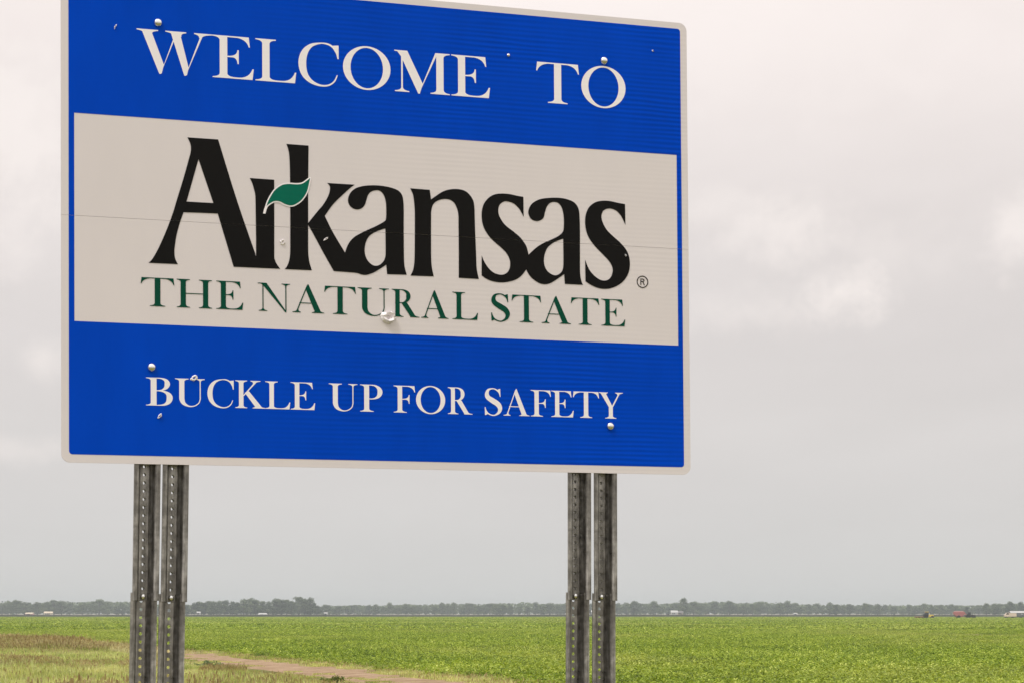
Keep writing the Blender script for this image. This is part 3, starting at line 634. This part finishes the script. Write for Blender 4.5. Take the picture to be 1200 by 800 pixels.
def leaf_patch(name, size, count, leaf, hmin, hmax, seed, mat, rows=None):
    """low crop: tilted pointed leaves heaped into plants"""
    r = random.Random(seed); vs = []; fs = []; ti = []
    plants = []
    npl = max(1, count // 14)
    for _ in range(npl):
        x, y = r.uniform(-size / 2, size / 2), r.uniform(-size / 2, size / 2)
        if rows: y = round(y / rows) * rows + r.gauss(0, rows * .12)
        plants.append((x, y, r.uniform(.55, 1.3), r.gauss(0, .19)))
    for x0, y0, sc, tn in plants:
        hh = r.uniform(hmin, hmax) * sc
        for _ in range(14):
            rad = abs(r.gauss(0, leaf * 1.6)); a = r.uniform(0, 6.283)
            c = Vector((x0 + rad * math.cos(a), y0 + rad * math.sin(a), max(.03, hh * (1 - .30 * (rad / (leaf * 2.2)) ** 2) - r.uniform(0, hh * .5))))
            L = leaf * r.uniform(.6, 1.25); wd = L * r.uniform(.55, .8)
            az_, til = r.uniform(0, 6.283), r.gauss(.15, .38)
            d = Vector((math.cos(az_) * math.cos(til), math.sin(az_) * math.cos(til), math.sin(til))); e = Vector((-math.sin(az_), math.cos(az_), r.gauss(0, .35))).normalized()
            o = len(vs)
            vs += [c - d * L * .5, c + e * wd * .5 - d * L * .05, c + d * L * .55 - Vector((0, 0, L * .12)), c - e * wd * .5 - d * L * .05]
            fs.append((o, o + 1, o + 2, o + 3)); ti.append(min(1, max(0, .5 + tn + r.gauss(0, .16))))
    me = with_tint(mesh(name, vs, fs), ti); me.materials.append(mat)
    return bpy.data.objects.new(name, me)
def grass_patch(name, size, count, hmin, hmax, seed, mat, mat2, heads=.12, width=.012):
    r = random.Random(seed); vs = []; fs = []; ti = []; mi = []
    tufts = [(r.uniform(-size / 2, size / 2), r.uniform(-size / 2, size / 2), r.uniform(.6, 1.25), r.gauss(0, .15)) for _ in range(count // 12)]
    for x0, y0, sc, tn in tufts:
        for _ in range(12):
            x, y = x0 + r.gauss(0, .09), y0 + r.gauss(0, .09); h = r.uniform(hmin, hmax) * sc
            a = r.uniform(0, 6.283); ben = r.uniform(.05, .45) * h; wd = width * r.uniform(.6, 1.4)
            dx_, dy_ = math.cos(a), math.sin(a); o = len(vs)
            vs += [(x - dy_ * wd, y + dx_ * wd, -.05), (x + dy_ * wd, y - dx_ * wd, -.05), (x + dx_ * ben * .35 + dy_ * wd * .8, y + dy_ * ben * .35 - dx_ * wd * .8, h * .6), (x + dx_ * ben * .35 - dy_ * wd * .8, y + dy_ * ben * .35 + dx_ * wd * .8, h * .6), (x + dx_ * ben, y + dy_ * ben, h)]
            fs += [(o, o + 1, o + 2, o + 3), (o + 3, o + 2, o + 4)]; t = min(1, max(0, .5 + tn + r.gauss(0, .16))); ti += [t, t]; mi += [0, 0]
            if r.random() < heads:
                o = len(vs); hx, hy, hz = x + dx_ * ben, y + dy_ * ben, h; q = .02
                vs += [(hx - q, hy, hz - .02), (hx + q, hy, hz - .02), (hx + q * .6, hy + q, hz + .11), (hx - q * .6, hy - q, hz + .11)]
                fs.append((o, o + 1, o + 2, o + 3)); ti.append(r.random()); mi.append(1)
    me = with_tint(mesh(name, vs, fs), ti); me.materials.append(mat); me.materials.append(mat2)
    me.polygons.foreach_set('material_index', mi)
    return bpy.data.objects.new(name, me)

m_crop = leaf_material('crop_leaf', [(.08, (.05, .10, .005)), (.42, (.225, .325, .014)), (.72, (.44, .54, .055)), (.95, (.76, .80, .22))], .3, .022, (.56, .54, .17), .38)
m_grass = leaf_material('grass_blade', [(.08, (.10, .16, .02)), (.45, (.50, .56, .12)), (.85, (.95, .93, .48))], .35, .07, (.78, .70, .36), .45)
m_dry = leaf_material('dry_grass', [(.1, (.40, .36, .16)), (.5, (.68, .62, .34)), (.9, (.90, .84, .56))], .3, .07, (.72, .62, .36), .3)
m_seed = leaf_material('grass_seed', [(.1, (.24, .165, .06)), (.5, (.44, .33, .14)), (.9, (.66, .56, .30))], .2, .07, (.36, .22, .1), .3)
m_weed = leaf_material('weed_leaf', [(.15, (.07, .105, .02)), (.5, (.17, .225, .045)), (.85, (.32, .36, .10))], .3, .05, (.2, .2, .06), .2)

def scatter(name, protos, pts, label, cat):
    """one ground-cover object: a point cloud whose points carry a patch, a turn and a size"""
    me = bpy.data.meshes.new(name); me.from_pydata([p[0] for p in pts], [], [])
    me.attributes.new('turn', 'FLOAT', 'POINT').data.foreach_set('value', [p[1] for p in pts])
    me.attributes.new('size', 'FLOAT', 'POINT').data.foreach_set('value', [p[2] for p in pts])
    me.attributes.new('pick', 'INT', 'POINT').data.foreach_set('value', [p[3] for p in pts])
    o = bpy.data.objects.new(name, me); COL.objects.link(o)
    tag(o, label, cat, kind='stuff')
    ng = bpy.data.node_groups.new(name, 'GeometryNodeTree')
    ng.interface.new_socket('Geometry', in_out='INPUT', socket_type='NodeSocketGeometry'); ng.interface.new_socket('Geometry', in_out='OUTPUT', socket_type='NodeSocketGeometry')
    N_, L_ = ng.nodes, ng.links
    gi, go, jn = N_.new('NodeGroupInput'), N_.new('NodeGroupOutput'), N_.new('GeometryNodeJoinGeometry')
    def attr(nm, ty):
        a = N_.new('GeometryNodeInputNamedAttribute'); a.data_type = ty; a.inputs['Name'].default_value = nm; return a.outputs['Attribute']
    rot = N_.new('ShaderNodeCombineXYZ'); L_.new(attr('turn', 'FLOAT'), rot.inputs[2])
    scl = attr('size', 'FLOAT'); pick = attr('pick', 'INT')
    for i, pr in enumerate(protos):
        oi = N_.new('GeometryNodeObjectInfo'); oi.inputs['Object'].default_value = pr; oi.inputs['As Instance'].default_value = True
        ip = N_.new('GeometryNodeInstanceOnPoints'); L_.new(gi.outputs[0], ip.inputs['Points']); L_.new(oi.outputs['Geometry'], ip.inputs['Instance'])
        cmp_ = N_.new('FunctionNodeCompare'); cmp_.data_type = 'INT'; cmp_.operation = 'EQUAL'
        ins = [s for s in cmp_.inputs if s.enabled and s.type == 'INT']
        L_.new(pick, ins[0]); ins[1].default_value = i
        L_.new(cmp_.outputs[0], ip.inputs['Selection']); L_.new(rot.outputs[0], ip.inputs['Rotation']); L_.new(scl, ip.inputs['Scale'])
        L_.new(ip.outputs[0], jn.inputs[0])
    L_.new(jn.outputs[0], go.inputs[0])
    md = o.modifiers.new('patches', 'NODES'); md.node_group = ng
    return o

R = random.Random(11)
near_p = [leaf_patch('crop_patch', 4.2, 3000, .092, .17, .36, s, m_crop, .48) for s in (1, 2, 3)]
far_p = [leaf_patch('crop_patch', 17, 9000, .27, .15, .42, s, m_crop) for s in (4, 5)]
pts = []
y = 64.
while y < 330:
    x = max(track_x(y) + 3.9, -.27 * y)
    x += R.uniform(0, 1)
    while x < .25 * y + 4:
        gap = noise.noise((x * .03, y * .012, 5.)) + .35 * noise.noise((x * .16, y * .07, 1.))
        if gap > -.52: pts.append(((x + R.uniform(-.3, .3), y + R.uniform(-.5, .5), .03), R.choice((0, math.pi)) + R.gauss(0, .05), R.uniform(.85, 1.1) * (1 + .25 * gap), R.randrange(3)))
        x += 3.7
    y += 3.6
while y < 1250:
    x = -.27 * y
    while x < .25 * y + 10:
        if x > track_x(y) + 12: pts.append(((x + R.uniform(-2, 2), y + R.uniform(-2, 2), .0), R.uniform(0, 6.283), R.uniform(.85, 1.1), 3 + R.randrange(2)))
        x += 14
    y += 14
scatter('soybean_crop', near_p + far_p, pts, 'low bright green leafy crop covering the wide flat field', 'crop')
gp = [grass_patch('grass_patch', 3.2, 2200, .22, .52, s, m_grass, m_seed, h, .012) for s, h in ((21, .008), (22, .10), (23, .025))]
sp = [grass_patch('grass_patch', 3.2, 1500, .08, .22, 27, m_grass, m_seed, .05, .012), grass_patch('grass_patch', 3.2, 1500, .12, .34, 28, m_dry, m_seed, .05, .013), grass_patch('grass_patch', 3.2, 1900, .3, .6, 29, m_grass, m_seed, .55, .012)]
pts = []
y = 8.
while y < 260:
    x = -.27 * y - 3
    while x < track_x(y) - 2.0:
        s_ = Vector((x, y)).dot(RD)
        if s_ > -1.5 and not (y < 60 and R.random() < .25):
            near = track_x(y) - x; bush = noise.noise((x * .10, y * .05, 2.))
            k = min(1., .28 + max(0, near - 2.5) * .085) * (1 + .5 * bush) * (.75 if s_ < 4 else 1)
            pts.append(((x + R.uniform(-.7, .7), y + R.uniform(-.7, .7), ground_z(x, y)), R.uniform(0, 6.283), R.uniform(.75, 1.05) * k, (1 if bush > .22 else R.choice((0, 0, 2))) if near > 4 else 3))
        x += 2.3
    y += 2.3
for _ in range(26):                                        # a stand of browned seed heads
    yy = R.uniform(146, 186); xx = -.2 * yy + R.uniform(-3, 5) ; pts.append(((xx, yy, .02), R.uniform(0, 6.283), R.uniform(.8, 1.15), 5))
for _ in range(60):
    yy = R.uniform(88, 125); xx = -.2 * yy + R.uniform(-1, 12)
    if xx < track_x(yy) - 5: pts.append(((xx, yy, .02), R.uniform(0, 6.283), R.uniform(.5, .8), R.choice((4, 0, 4, 5))))
y = 60.
while y < 330:                                             # thin weedy margin on the field side of the track
    for off in (2.0, 3.0):
        if R.random() < .7:
            x = track_x(y) + off + R.uniform(-.5, .5); pts.append(((x, y, .02), R.uniform(0, 6.283), R.uniform(.4, .8), 3))
    y += 2.4
y = 138.
for _ in range(60):                                        # odd tufts along the track's crown and edges
    yy = R.uniform(70, 150); pts.append(((track_x(yy) + R.choice((-1.7, -1.4, 0, .1, 1.6, 1.9)) + R.gauss(0, .15), yy, .04), R.uniform(0, 6.283), R.uniform(.12, .3), 3))
while y < 330:                                             # farther off the track is overgrown
    for off in (-1.2, .2, 1.3):
        if R.random() < min(.85, (y - 135) / 40): pts.append(((track_x(y) + off + R.uniform(-.5, .5), y, .03), R.uniform(0, 6.283), R.uniform(.6, 1.0), 4 if R.random() < .75 else 3))
    y += 2.2
scatter('verge_grass', gp + sp, pts, 'long yellow green grass with brown seed heads beside the dirt track', 'grass')
def weed(px, py, sc, lab, seed):
    """bushy weed: a fan of stems, leaves crowding along them up to the tips"""
    r = random.Random(seed); D = F_PX * EYE / (py - 717.3)
    e = empty('weed_clump', ((px - 600) / F_PX * D, D, .02), seed); e.scale = (sc,) * 3; tag(e, lab, 'weed')
    b = MB(); vs = []; fs = []; ti = []
    for k in range(16):
        a = r.uniform(0, 6.283); sp_ = abs(r.gauss(0, .6)); tip = Vector((sp_ * math.cos(a), sp_ * math.sin(a) * .7, r.uniform(.2, .42) * max(.4, 1 - .4 * sp_)))
        q = .006; b.add([(-q, 0, 0), (q, 0, 0), (0, q * 1.7, 0), tip], [(0, 1, 3), (1, 2, 3), (2, 0, 3)])
        for _ in range(34):
            t = r.uniform(.15, 1.05); c = tip * t + Vector((r.gauss(0, .06), r.gauss(0, .06), r.gauss(0, .03))); L = r.uniform(.05, .10)
            d = Vector((r.gauss(0, 1), r.gauss(0, 1), r.gauss(.2, .5))).normalized(); s_ = d.orthogonal().normalized(); o = len(vs)
            vs += [c - d * L, c + s_ * L * .5, c + d * L, c - s_ * L * .5]; fs.append((o, o + 1, o + 2, o + 3)); ti.append(r.random())
    me = with_tint(mesh('leaves', vs, fs), ti); me.materials.append(m_weed)
    b.build('stem', m_weed, e); o = obj('leaves', me, None, e); o['kind'] = 'stuff'
F_PX = 3007.6
weed(243, 780.5, .75, 'dark green leafy weed clump at the grassy edge of the dirt track', 1)
weed(271, 786, .6, 'small dark green weed beside the larger clump along the dirt track', 2)
weed(392, 801, .65, 'dark weed clump standing where the grass thins out against the dirt track', 3)
HAZE = 0.00016

# ------------------------------------------------------------------ trees along the horizon
m_bark = plain('tree_bark', (.09, .07, .05), 1, 0, .2, 1)
m_fol = leaf_material('tree_leaf', [(.15, (.018, .036, .012)), (.5, (.062, .10, .038)), (.85, (.17, .215, .085))], .25, .004, (.11, .12, .05), .35)
def tree_meshes(seed, h, spread, shape):
    """tapered trunk with limbs, and a crown of leaf clumps set in uneven lobes"""
    r = random.Random(seed); b = MB()
    def limb(p, q, r0, r1, n=6):
        d = (q - p).normalized(); u = d.orthogonal().normalized(); v = d.cross(u); o = []
        for c, rr in ((p, r0), ((p + q) / 2 + u * rr_j(r, r0), (r0 + r1) / 2), (q, r1)):
            o += [c + (u * math.cos(k * 6.2832 / n) + v * math.sin(k * 6.2832 / n)) * rr for k in range(n)]
        b.add(o, [(i * n + k, i * n + (k + 1) % n, (i + 1) * n + (k + 1) % n, (i + 1) * n + k) for i in range(2) for k in range(n)])
    def rr_j(r, s): return r.uniform(-1, 1) * s
    top = Vector((r.uniform(-.4, .4), r.uniform(-.4, .4), h * .62)); limb(Vector((0, 0, -.3)), top, h * .028, h * .012)
    lobes = []
    n = 15
    for k in range(n):
        a = k * 2.4 + r.uniform(-.4, .4); f = k / (n - 1)
        zc = h * (.14 + .76 * f * (.9 + r.uniform(-.1, .1)))
        prof = {'round': math.sin(math.pi * (.18 + .78 * f)) , 'tall': .75 * math.sin(math.pi * (.25 + .68 * f)), 'wide': 1.15 * math.sin(math.pi * (.25 + .7 * f)) }[shape]
        rad = spread * prof * r.uniform(.45, .95) * .62
        c = Vector((rad * math.cos(a), rad * math.sin(a), zc)); lobes.append((c, spread * r.uniform(.28, .50), r.gauss(0, .2)))
        limb(Vector((0, 0, h * (.2 + .35 * f))), c, h * .011, h * .004)
    vs = []; fs = []; ti = []
    for c, rad, tn in lobes:
        for _ in range(135):
            d = Vector((r.gauss(0, 1), r.gauss(0, 1), r.gauss(0, 1))).normalized() * (r.random() ** .45)
            p = c + Vector((d.x * rad, d.y * rad, d.z * rad * .78)); s = r.uniform(.22, .5) * h / 13
            n_ = (d + Vector((r.gauss(0, .5), r.gauss(0, .5), r.gauss(.3, .5)))).normalized(); u = n_.orthogonal().normalized(); v = n_.cross(u); o = len(vs)
            vs += [p - u * s, p + v * s * .8, p + u * s, p - v * s * .8]; fs.append((o, o + 1, o + 2, o + 3)); ti.append(min(1, max(0, .5 + tn + r.gauss(0, .15))))
    tm = mesh('trunk', b.v, b.f, True); tm.materials.append(m_bark)
    cm = with_tint(mesh('crown', vs, fs), ti); cm.materials.append(m_fol)
    return tm, cm, h
KINDS = [tree_meshes(40 + i, h, s, k) for i, (h, s, k) in enumerate(((13, 5.2, 'round'), (15, 5.0, 'tall'), (12, 6.0, 'wide'), (14, 5.6, 'round'), (11, 5.0, 'wide'), (16, 6.2, 'round'), (12.5, 4.2, 'tall')))]
def tree(x, y, h, kind, label, group=None, squash=1.):
    tm, cm, h0 = KINDS[kind]; k = h / h0
    e = empty('tree', (x, y, 0), R.uniform(0, 6.283)); e.scale = (k * squash, k * squash, k)
    obj('trunk', tm, None, e); obj('crown', cm, None, e)
    return tag(e, label, 'tree', group)
def at(px, D): return (px - 600) / 3007.6 * D
F = 3007.6
R.seed(5)
# the nearer grove behind and right of the first pair of posts: its skyline in (pixel, height in pixels)
GROVE_D = 2450
sky_g = [(205, 13), (228, 14), (246, 16), (262, 17), (280, 16), (296, 19), (312, 16), (328, 17), (344, 18), (354, 20), (364, 17), (374, 9)]
def lerp(tab, x):
    for (x0, y0), (x1, y1) in zip(tab, tab[1:]):
        if x <= x1: return y0 + (y1 - y0) * max(0, x - x0) / (x1 - x0)
    return tab[-1][1]
x = 206.
while x < 372:
    D = GROVE_D + R.uniform(-60, 90); hpx = lerp(sky_g, x) * R.uniform(1.0, 1.24)
    tree(at(x, D), D, hpx * D / F, R.choice((0, 1, 3, 5)), 'dark broad tree in the tallest grove on the horizon, beside the first post pair', 'trees of the tall grove', R.uniform(1.1, 1.6)); x += R.uniform(5, 9)
# the long treeline
sky_l = [(-60, 14), (20, 13.5), (60, 14.5), (100, 13.5), (116, 15), (135, 15), (160, 13.5), (205, 11), (372, 9), (400, 10), (440, 10.5), (500, 11.5), (560, 12), (620, 12.5), (660, 12.5), (725, 12), (760, 12), (790, 13), (840, 14), (900, 13), (960, 11), (1000, 10.5), (1060, 10), (1090, 11), (1130, 10), (1200, 12), (1270, 12)]
x = -50.
while x < 1250:
    D = 2900 + R.uniform(-120, 160); hpx = lerp(sky_l, x) * R.uniform(.85, 1.38)
    where = next(t for lim, t in ((152, 'about the cream barn'), (290, 'behind the first post pair'), (664, 'between the tall grove and the second post pair'), (726, 'behind the second post pair'),
                                  (792, 'between the second post pair and the white farmhouse'), (978, 'between the farmhouse and the lone narrow tree'), (1080, 'between the lone narrow tree and the black tractor'), (9999, 'beyond the tractors and the metal shed')) if x < lim)
    if not 218 < x < 360: tree(at(x, D), D, hpx * D / F, R.choice((0, 2, 3, 4, 6)), 'hazy far treeline tree ' + where, 'far treeline ' + where, R.uniform(1.2, 1.9))
    x += R.uniform(6.5, 10.5)
# single crowns that stand out of the line
for px, hp, D, kd, lab in ((743, 15.5, 2700, 5, 'rounded tree rising above the treeline just right of the second post pair'),
                           (801, 17, 2650, 3, 'tall dark bushy tree behind the small white farmhouse'),
                           (855, 15, 2750, 2, 'broad low crowned tree in the treeline past the farmhouse'),
                           (979, 11.5, 2600, 1, 'narrow dark upright tree standing alone before the treeline'),
                           (1014, 13.5, 2650, 6, 'pointed tree topping the thin stretch of treeline'),
                           (1133, 9.5, 2300, 1, 'slim dark tree standing over the red field machine'),
                           (1156, 13.5, 2500, 0, 'round leafy tree between the red machine and the metal shed'),
                           (1166, 13.0, 2520, 4, 'squat round tree standing beside another round tree near the shed'),
                           (1184, 14.5, 2480, 2, 'broad tree whose crown rises above the metal shed roof'),
                           (1196, 13.5, 2520, 3, 'leafy tree behind the end of the metal shed')):
    tree(at(px, D), D, hp * 1.18 * D / F, kd, lab, None, 1.2)
# the wood behind, one mass with an uneven top
r = random.Random(77); vs = []; fs = []; ti = []
for row, D0 in enumerate((3120, 3250)):
    x = -120.
    while x < 1320:
        hp = lerp(sky_l, x) * (.98 + .24 * noise.noise((x * .035, row, 0)) + .10 * noise.noise((x * .12, row, 9)))
        D = D0 + r.uniform(-40, 40); hh = max(4., hp * D / F)
        for _ in range(26):
            p = Vector((at(x, D) + r.gauss(0, 5), D + r.gauss(0, 8), hh * (r.random() ** .6))); s = r.uniform(.8, 1.8)
            n_ = Vector((r.gauss(0, .7), r.gauss(-.6, .6), r.gauss(.5, .6))).normalized(); u = n_.orthogonal().normalized(); v = n_.cross(u); o = len(vs)
            vs += [p - u * s, p + v * s * .8, p + u * s, p - v * s * .8]; fs.append((o, o + 1, o + 2, o + 3)); ti.append(r.random())
        x += 2.2
wood = with_tint(mesh('distant_wood', vs, fs), ti); wood.materials.append(m_fol)
tag(obj('distant_wood', wood), 'hazy grey green wood filling the horizon behind the single trees', 'wood', kind='stuff')

# ------------------------------------------------------------------ far farm buildings and machines
m_wht = plain('white_siding', (.60, .59, .56), .7, 0, .04, .5); m_roof = plain('grey_shingle', (.16, .15, .15), .9, 0, .1, .5)
m_tin = plain('pale_tin_roof', (.52, .52, .51), .5, .2, .05, .5); m_cream = plain('cream_siding', (.62, .53, .40), .8, 0, .05, .5); m_glass = plain('dark_glass', (.03, .035, .04), .2, 0, .05, 1)
m_tyre = plain('tyre_rubber', (.02, .02, .02), .9, 0, .1, 4); m_bk = plain('black_enamel', (.02, .02, .022), .5, 0, .1, 4); m_ye = plain('yellow_enamel', (.85, .60, .10), .45, 0, .06, 4)
m_red = plain('red_enamel', (.38, .125, .13), .5, 0, .1, 4); m_pink = plain('faded_red_enamel', (.60, .27, .26), .6, 0, .1, 4); m_pale = plain('pale_cream_enamel', (.70, .56, .48), .5, 0, .05, 4); m_or = plain('rust_orange_enamel', (.45, .17, .08), .7, 0, .1, 4)
def house(px, D, L, dep, hw, hr, wall, roof, label, cat='house', rz=0., doors=1, wins=2):
    e = empty('house' if cat == 'house' else 'shed', (at(px, D), D, 0), rz); tag(e, label, cat)
    MB().box((0, 0, hw / 2), (L, dep, hw)).build('wall', wall, e)
    ov = .4
    r_ = MB().prism([(-dep / 2 - ov, hw - .05), (0, hw + hr), (dep / 2 + ov, hw - .05), (dep / 2 + ov, hw - .2), (0, hw + hr - .18), (-dep / 2 - ov, hw - .2)], -L / 2 - ov, L / 2 + ov, 'x')
    r_.build('roof', roof, e)
    MB().prism([(-dep / 2, hw), (0, hw + hr - .2), (dep / 2, hw)], -L / 2 + .02, L / 2 - .02, 'x').build('gable', wall, e)
    for k in range(wins):
        MB().box((-L / 2 + L * (k + 1) / (wins + doors + 1), -dep / 2 - .02, hw * .58), (1.1, .08, 1.2)).build('window', m_glass, e)
    for k in range(doors):
        MB().box((-L / 2 + L * (wins + k + 1) / (wins + doors + 1), -dep / 2 - .02, hw * .39), (1.1, .08, hw * .76)).build('door', roof, e)
    return e
house(790, 2420, 6.0, 7, 2.7, 1.8, m_wht, m_tin, 'small white farmhouse before the tall dark tree')
house(797, 2430, 5.0, 6, 2.4, 1.6, m_cream, m_roof, 'low cream outbuilding joined close beside the white farmhouse')
house(308, 2350, 7, 8, .9, 1.2, m_wht, m_tin, 'low white roofed barn in front of the tall grove', 'barn')
house(233, 2350, 3, 3, 2.4, 1.0, m_wht, m_tin, 'tiny white shed at the foot of the tall grove by the post', 'shed')
house(382, 2500, 3, 3, 1.8, .9, m_wht, m_tin, 'tiny white hut just past the end of the tall grove', 'shed')
house(57, 2500, 8, 9, 2.0, 1.6, m_cream, m_cream, 'cream barn with pale roof in the treeline beyond the verge', 'barn', .1, 1, 3)
house(35, 2520, 7, 9, 1.4, 1.2, m_pink, m_cream, 'reddish brown barn next to the cream barn', 'barn', 0, 1, 2)
house(695, 2450, 3.2, 3, 3.4, 1.2, m_wht, m_tin, 'white hut seen through the gap between the second post pair', 'shed')
house(1196, 1700, 14, 10, 2.4, 1.1, m_roof, m_tin, 'long metal shed with a shining pale roof beyond the cream truck', 'shed', -.05, 2, 1)
house(932, 2500, 3.0, 3, 1.4, .8, m_wht, m_tin, 'tiny white hut under the thin treeline', 'shed')
def wheel(e, x, y, r, w_, rim):
    o = MB().lathe([(r * .55, -w_ / 2), (r * .94, -w_ / 2), (r, -w_ * .3), (r, w_ * .3), (r * .94, w_ / 2), (r * .55, w_ / 2)], 'y', 18).build('wheel', m_tyre, e, loc=(x, y, r))
    MB().lathe([(r * .56, -w_ * .42), (r * .2, -w_ * .5), (r * .2, w_ * .5), (r * .56, w_ * .42)], 'y', 12).build('rim', rim, o)
def tractor(px, D, body, rim, label, rz=0., sc=1., cab_mat=None):
    e = empty('tractor', (at(px, D), D, 0), rz); e.scale = (sc,) * 3; tag(e, label, 'tractor')
    for s in (-1, 1):
        wheel(e, -1.0, s * .95, .95, .55, rim); wheel(e, 1.55, s * .85, .62, .36, rim)
    MB().prism([(-1.2, .8), (2.1, .75), (2.15, 1.35), (1.9, 1.6), (.35, 1.7), (.3, 1.2), (-1.2, 1.2)], -.4, .4).build('hood', body, e)
    MB().box((0.4, 0, .75), (3.2, .6, .35)).build('chassis', m_bk, e)
    MB().box((-.55, 0, 1.95), (1.35, 1.4, 1.35), (.86, .86)).build('cab', cab_mat or m_glass, e)
    MB().box((-.55, 0, 2.69), (1.5, 1.5, .14), (.9, .9)).build('cab_roof', body, e)
    for s in (-1, 1):
        MB().prism([(-1.75, 1.75), (-1.45, 2.05), (-.55, 2.05), (-.2, 1.7), (-.3, 1.62), (-.6, 1.92), (-1.4, 1.92), (-1.65, 1.68)], s * .68, s * 1.2).build('fender', body if cab_mat is None else m_bk, e)
    MB().lathe([(.05, 1.6), (.05, 2.6)], 'z', 8, (1.0, .25, 0)).build('exhaust', m_bk, e)
    return e
tractor(1087.5, 1000, m_ye, m_pale, 'black tractor with a yellow hood and pale rims out on the crop field', 0, 1.0, m_bk)
# a low orange implement trailing behind the black tractor
e = empty('harrow', (at(1077, 1000), 1000, 0)); tag(e, 'low rusty orange harrow trailing behind the black tractor', 'harrow')
MB().box((0, 0, .75), (3.2, 4.0, .16)).build('frame', m_or, e); MB().box((1.9, 0, .7), (1.0, .16, .14)).build('drawbar', m_or, e)
for k in range(6): MB().lathe([(.34, -.02), (.38, 0), (.34, .02)], 'y', 12, (-1.3 + (k % 3) * 1.3, -1.4 + (k // 3) * 2.8, .38)).build('disc', m_tyre, e)
# red boxy machine with a black tractor at its head
e = empty('grain_cart', (at(1124, 1030), 1030, 0)); e.scale = (.82,) * 3; tag(e, 'red hopper wagon drawn by a dark tractor across the field', 'wagon')
MB().prism([(-2.9, 3.3), (2.4, 3.3), (2.9, 2.4), (1.3, 1.1), (-1.3, 1.1), (-2.9, 2.2)], -1.4, 1.4).build('hopper', m_red, e)
MB().box((-.2, 0, 3.42), (4.6, 2.5, .3), (.9, .9)).build('hopper_rim', m_pink, e); MB().box((.9, 0, .95), (6.2, .4, .3)).build('drawbar', m_red, e)
MB().prism([(2.2, 2.3), (3.9, 1.5), (4.0, 1.75), (2.4, 2.75)], -.3, .3).build('unloading_spout', m_pink, e)
for s in (-1, 1): wheel(e, -.4, s * 1.2, .85, .6, m_red)
tractor(1137, 1030, m_bk, m_bk, 'black tractor with dark rims pulling the red hopper wagon', 0, .95, m_glass)
# pale flatbed truck
e = empty('farm_truck', (at(1183, 1010), 1010, 0)); tag(e, 'pale cream farm truck parked at the field edge before the metal shed', 'truck')
MB().prism([(-2.1, .85), (-2.15, 1.5), (-1.75, 1.6), (-1.35, 2.35), (-.25, 2.4), (-.1, .85)], -.95, .95).build('cab', m_pale, e)
MB().box((1.25, 0, 1.55), (2.6, 1.95, 1.35)).build('cargo_box', m_pale, e); MB().box((0, 0, .72), (4.4, .9, .22)).build('chassis', m_bk, e)
MB().prism([(-1.62, 1.65), (-1.3, 2.2), (-.5, 2.22), (-.5, 1.65)], -.965, .965).build('side_window', m_glass, e)
for s in (-1, 1):
    for xx in (-1.35, 1.3): wheel(e, xx, s * .82, .46, .28, m_pale)
e = empty('trailer', (at(1195, 1010), 1010, 0)); tag(e, 'low dark trailer standing behind the cream truck', 'trailer')
MB().box((0, 0, .72), (3.4, 1.8, .22)).build('deck', m_bk, e)
for s in (-1, 1): wheel(e, .3, s * .8, .36, .24, m_bk)
MB().box((-1.9, 0, .62), (.9, .12, .12)).build('drawbar', m_bk, e)
# small dark things at the field's far edge
for px, D, nm, lab in ((768, 1750, 'pump', 'dark well pump standing at the far edge of the crop field'), (783, 1800, 'pump', 'wide dark pump unit near the white farmhouse at the field edge')):
    e = empty(nm, (at(px, D), D, 0)); tag(e, lab, 'pump')
    MB().box((0, 0, .5), (1.6 if px < 770 else 3.6, 1.2, 1.0)).build('base', m_bk, e); MB().lathe([(.25, .9), (.25, 1.8), (.12, 1.95)], 'z', 10).build('motor', m_bk, e)
    MB().lathe([(.1, -1.8), (.1, 0)], 'x', 8, (0, 0, 1.1)).build('pipe', m_bk, e)

# ------------------------------------------------------------------ the air between
m_haze = bpy.data.materials.new('haze'); m_haze.use_nodes = True; n = NT(m_haze.node_tree); n.n.clear()
pv = n.new('ShaderNodeVolumePrincipled'); pv.inputs['Color'].default_value = (.76, .84, .88, 1); pv.inputs['Density'].default_value = HAZE; pv.inputs['Anisotropy'].default_value = .0
n.l.new(pv.outputs[0], n.new('ShaderNodeOutputMaterial').inputs['Volume'])
hz = MB().box((0, 0, 12), (10200, 10200, 27)).build('haze', m_haze)
tag(hz, 'pale grey summer haze lying over the flat fields', 'haze', kind='stuff')
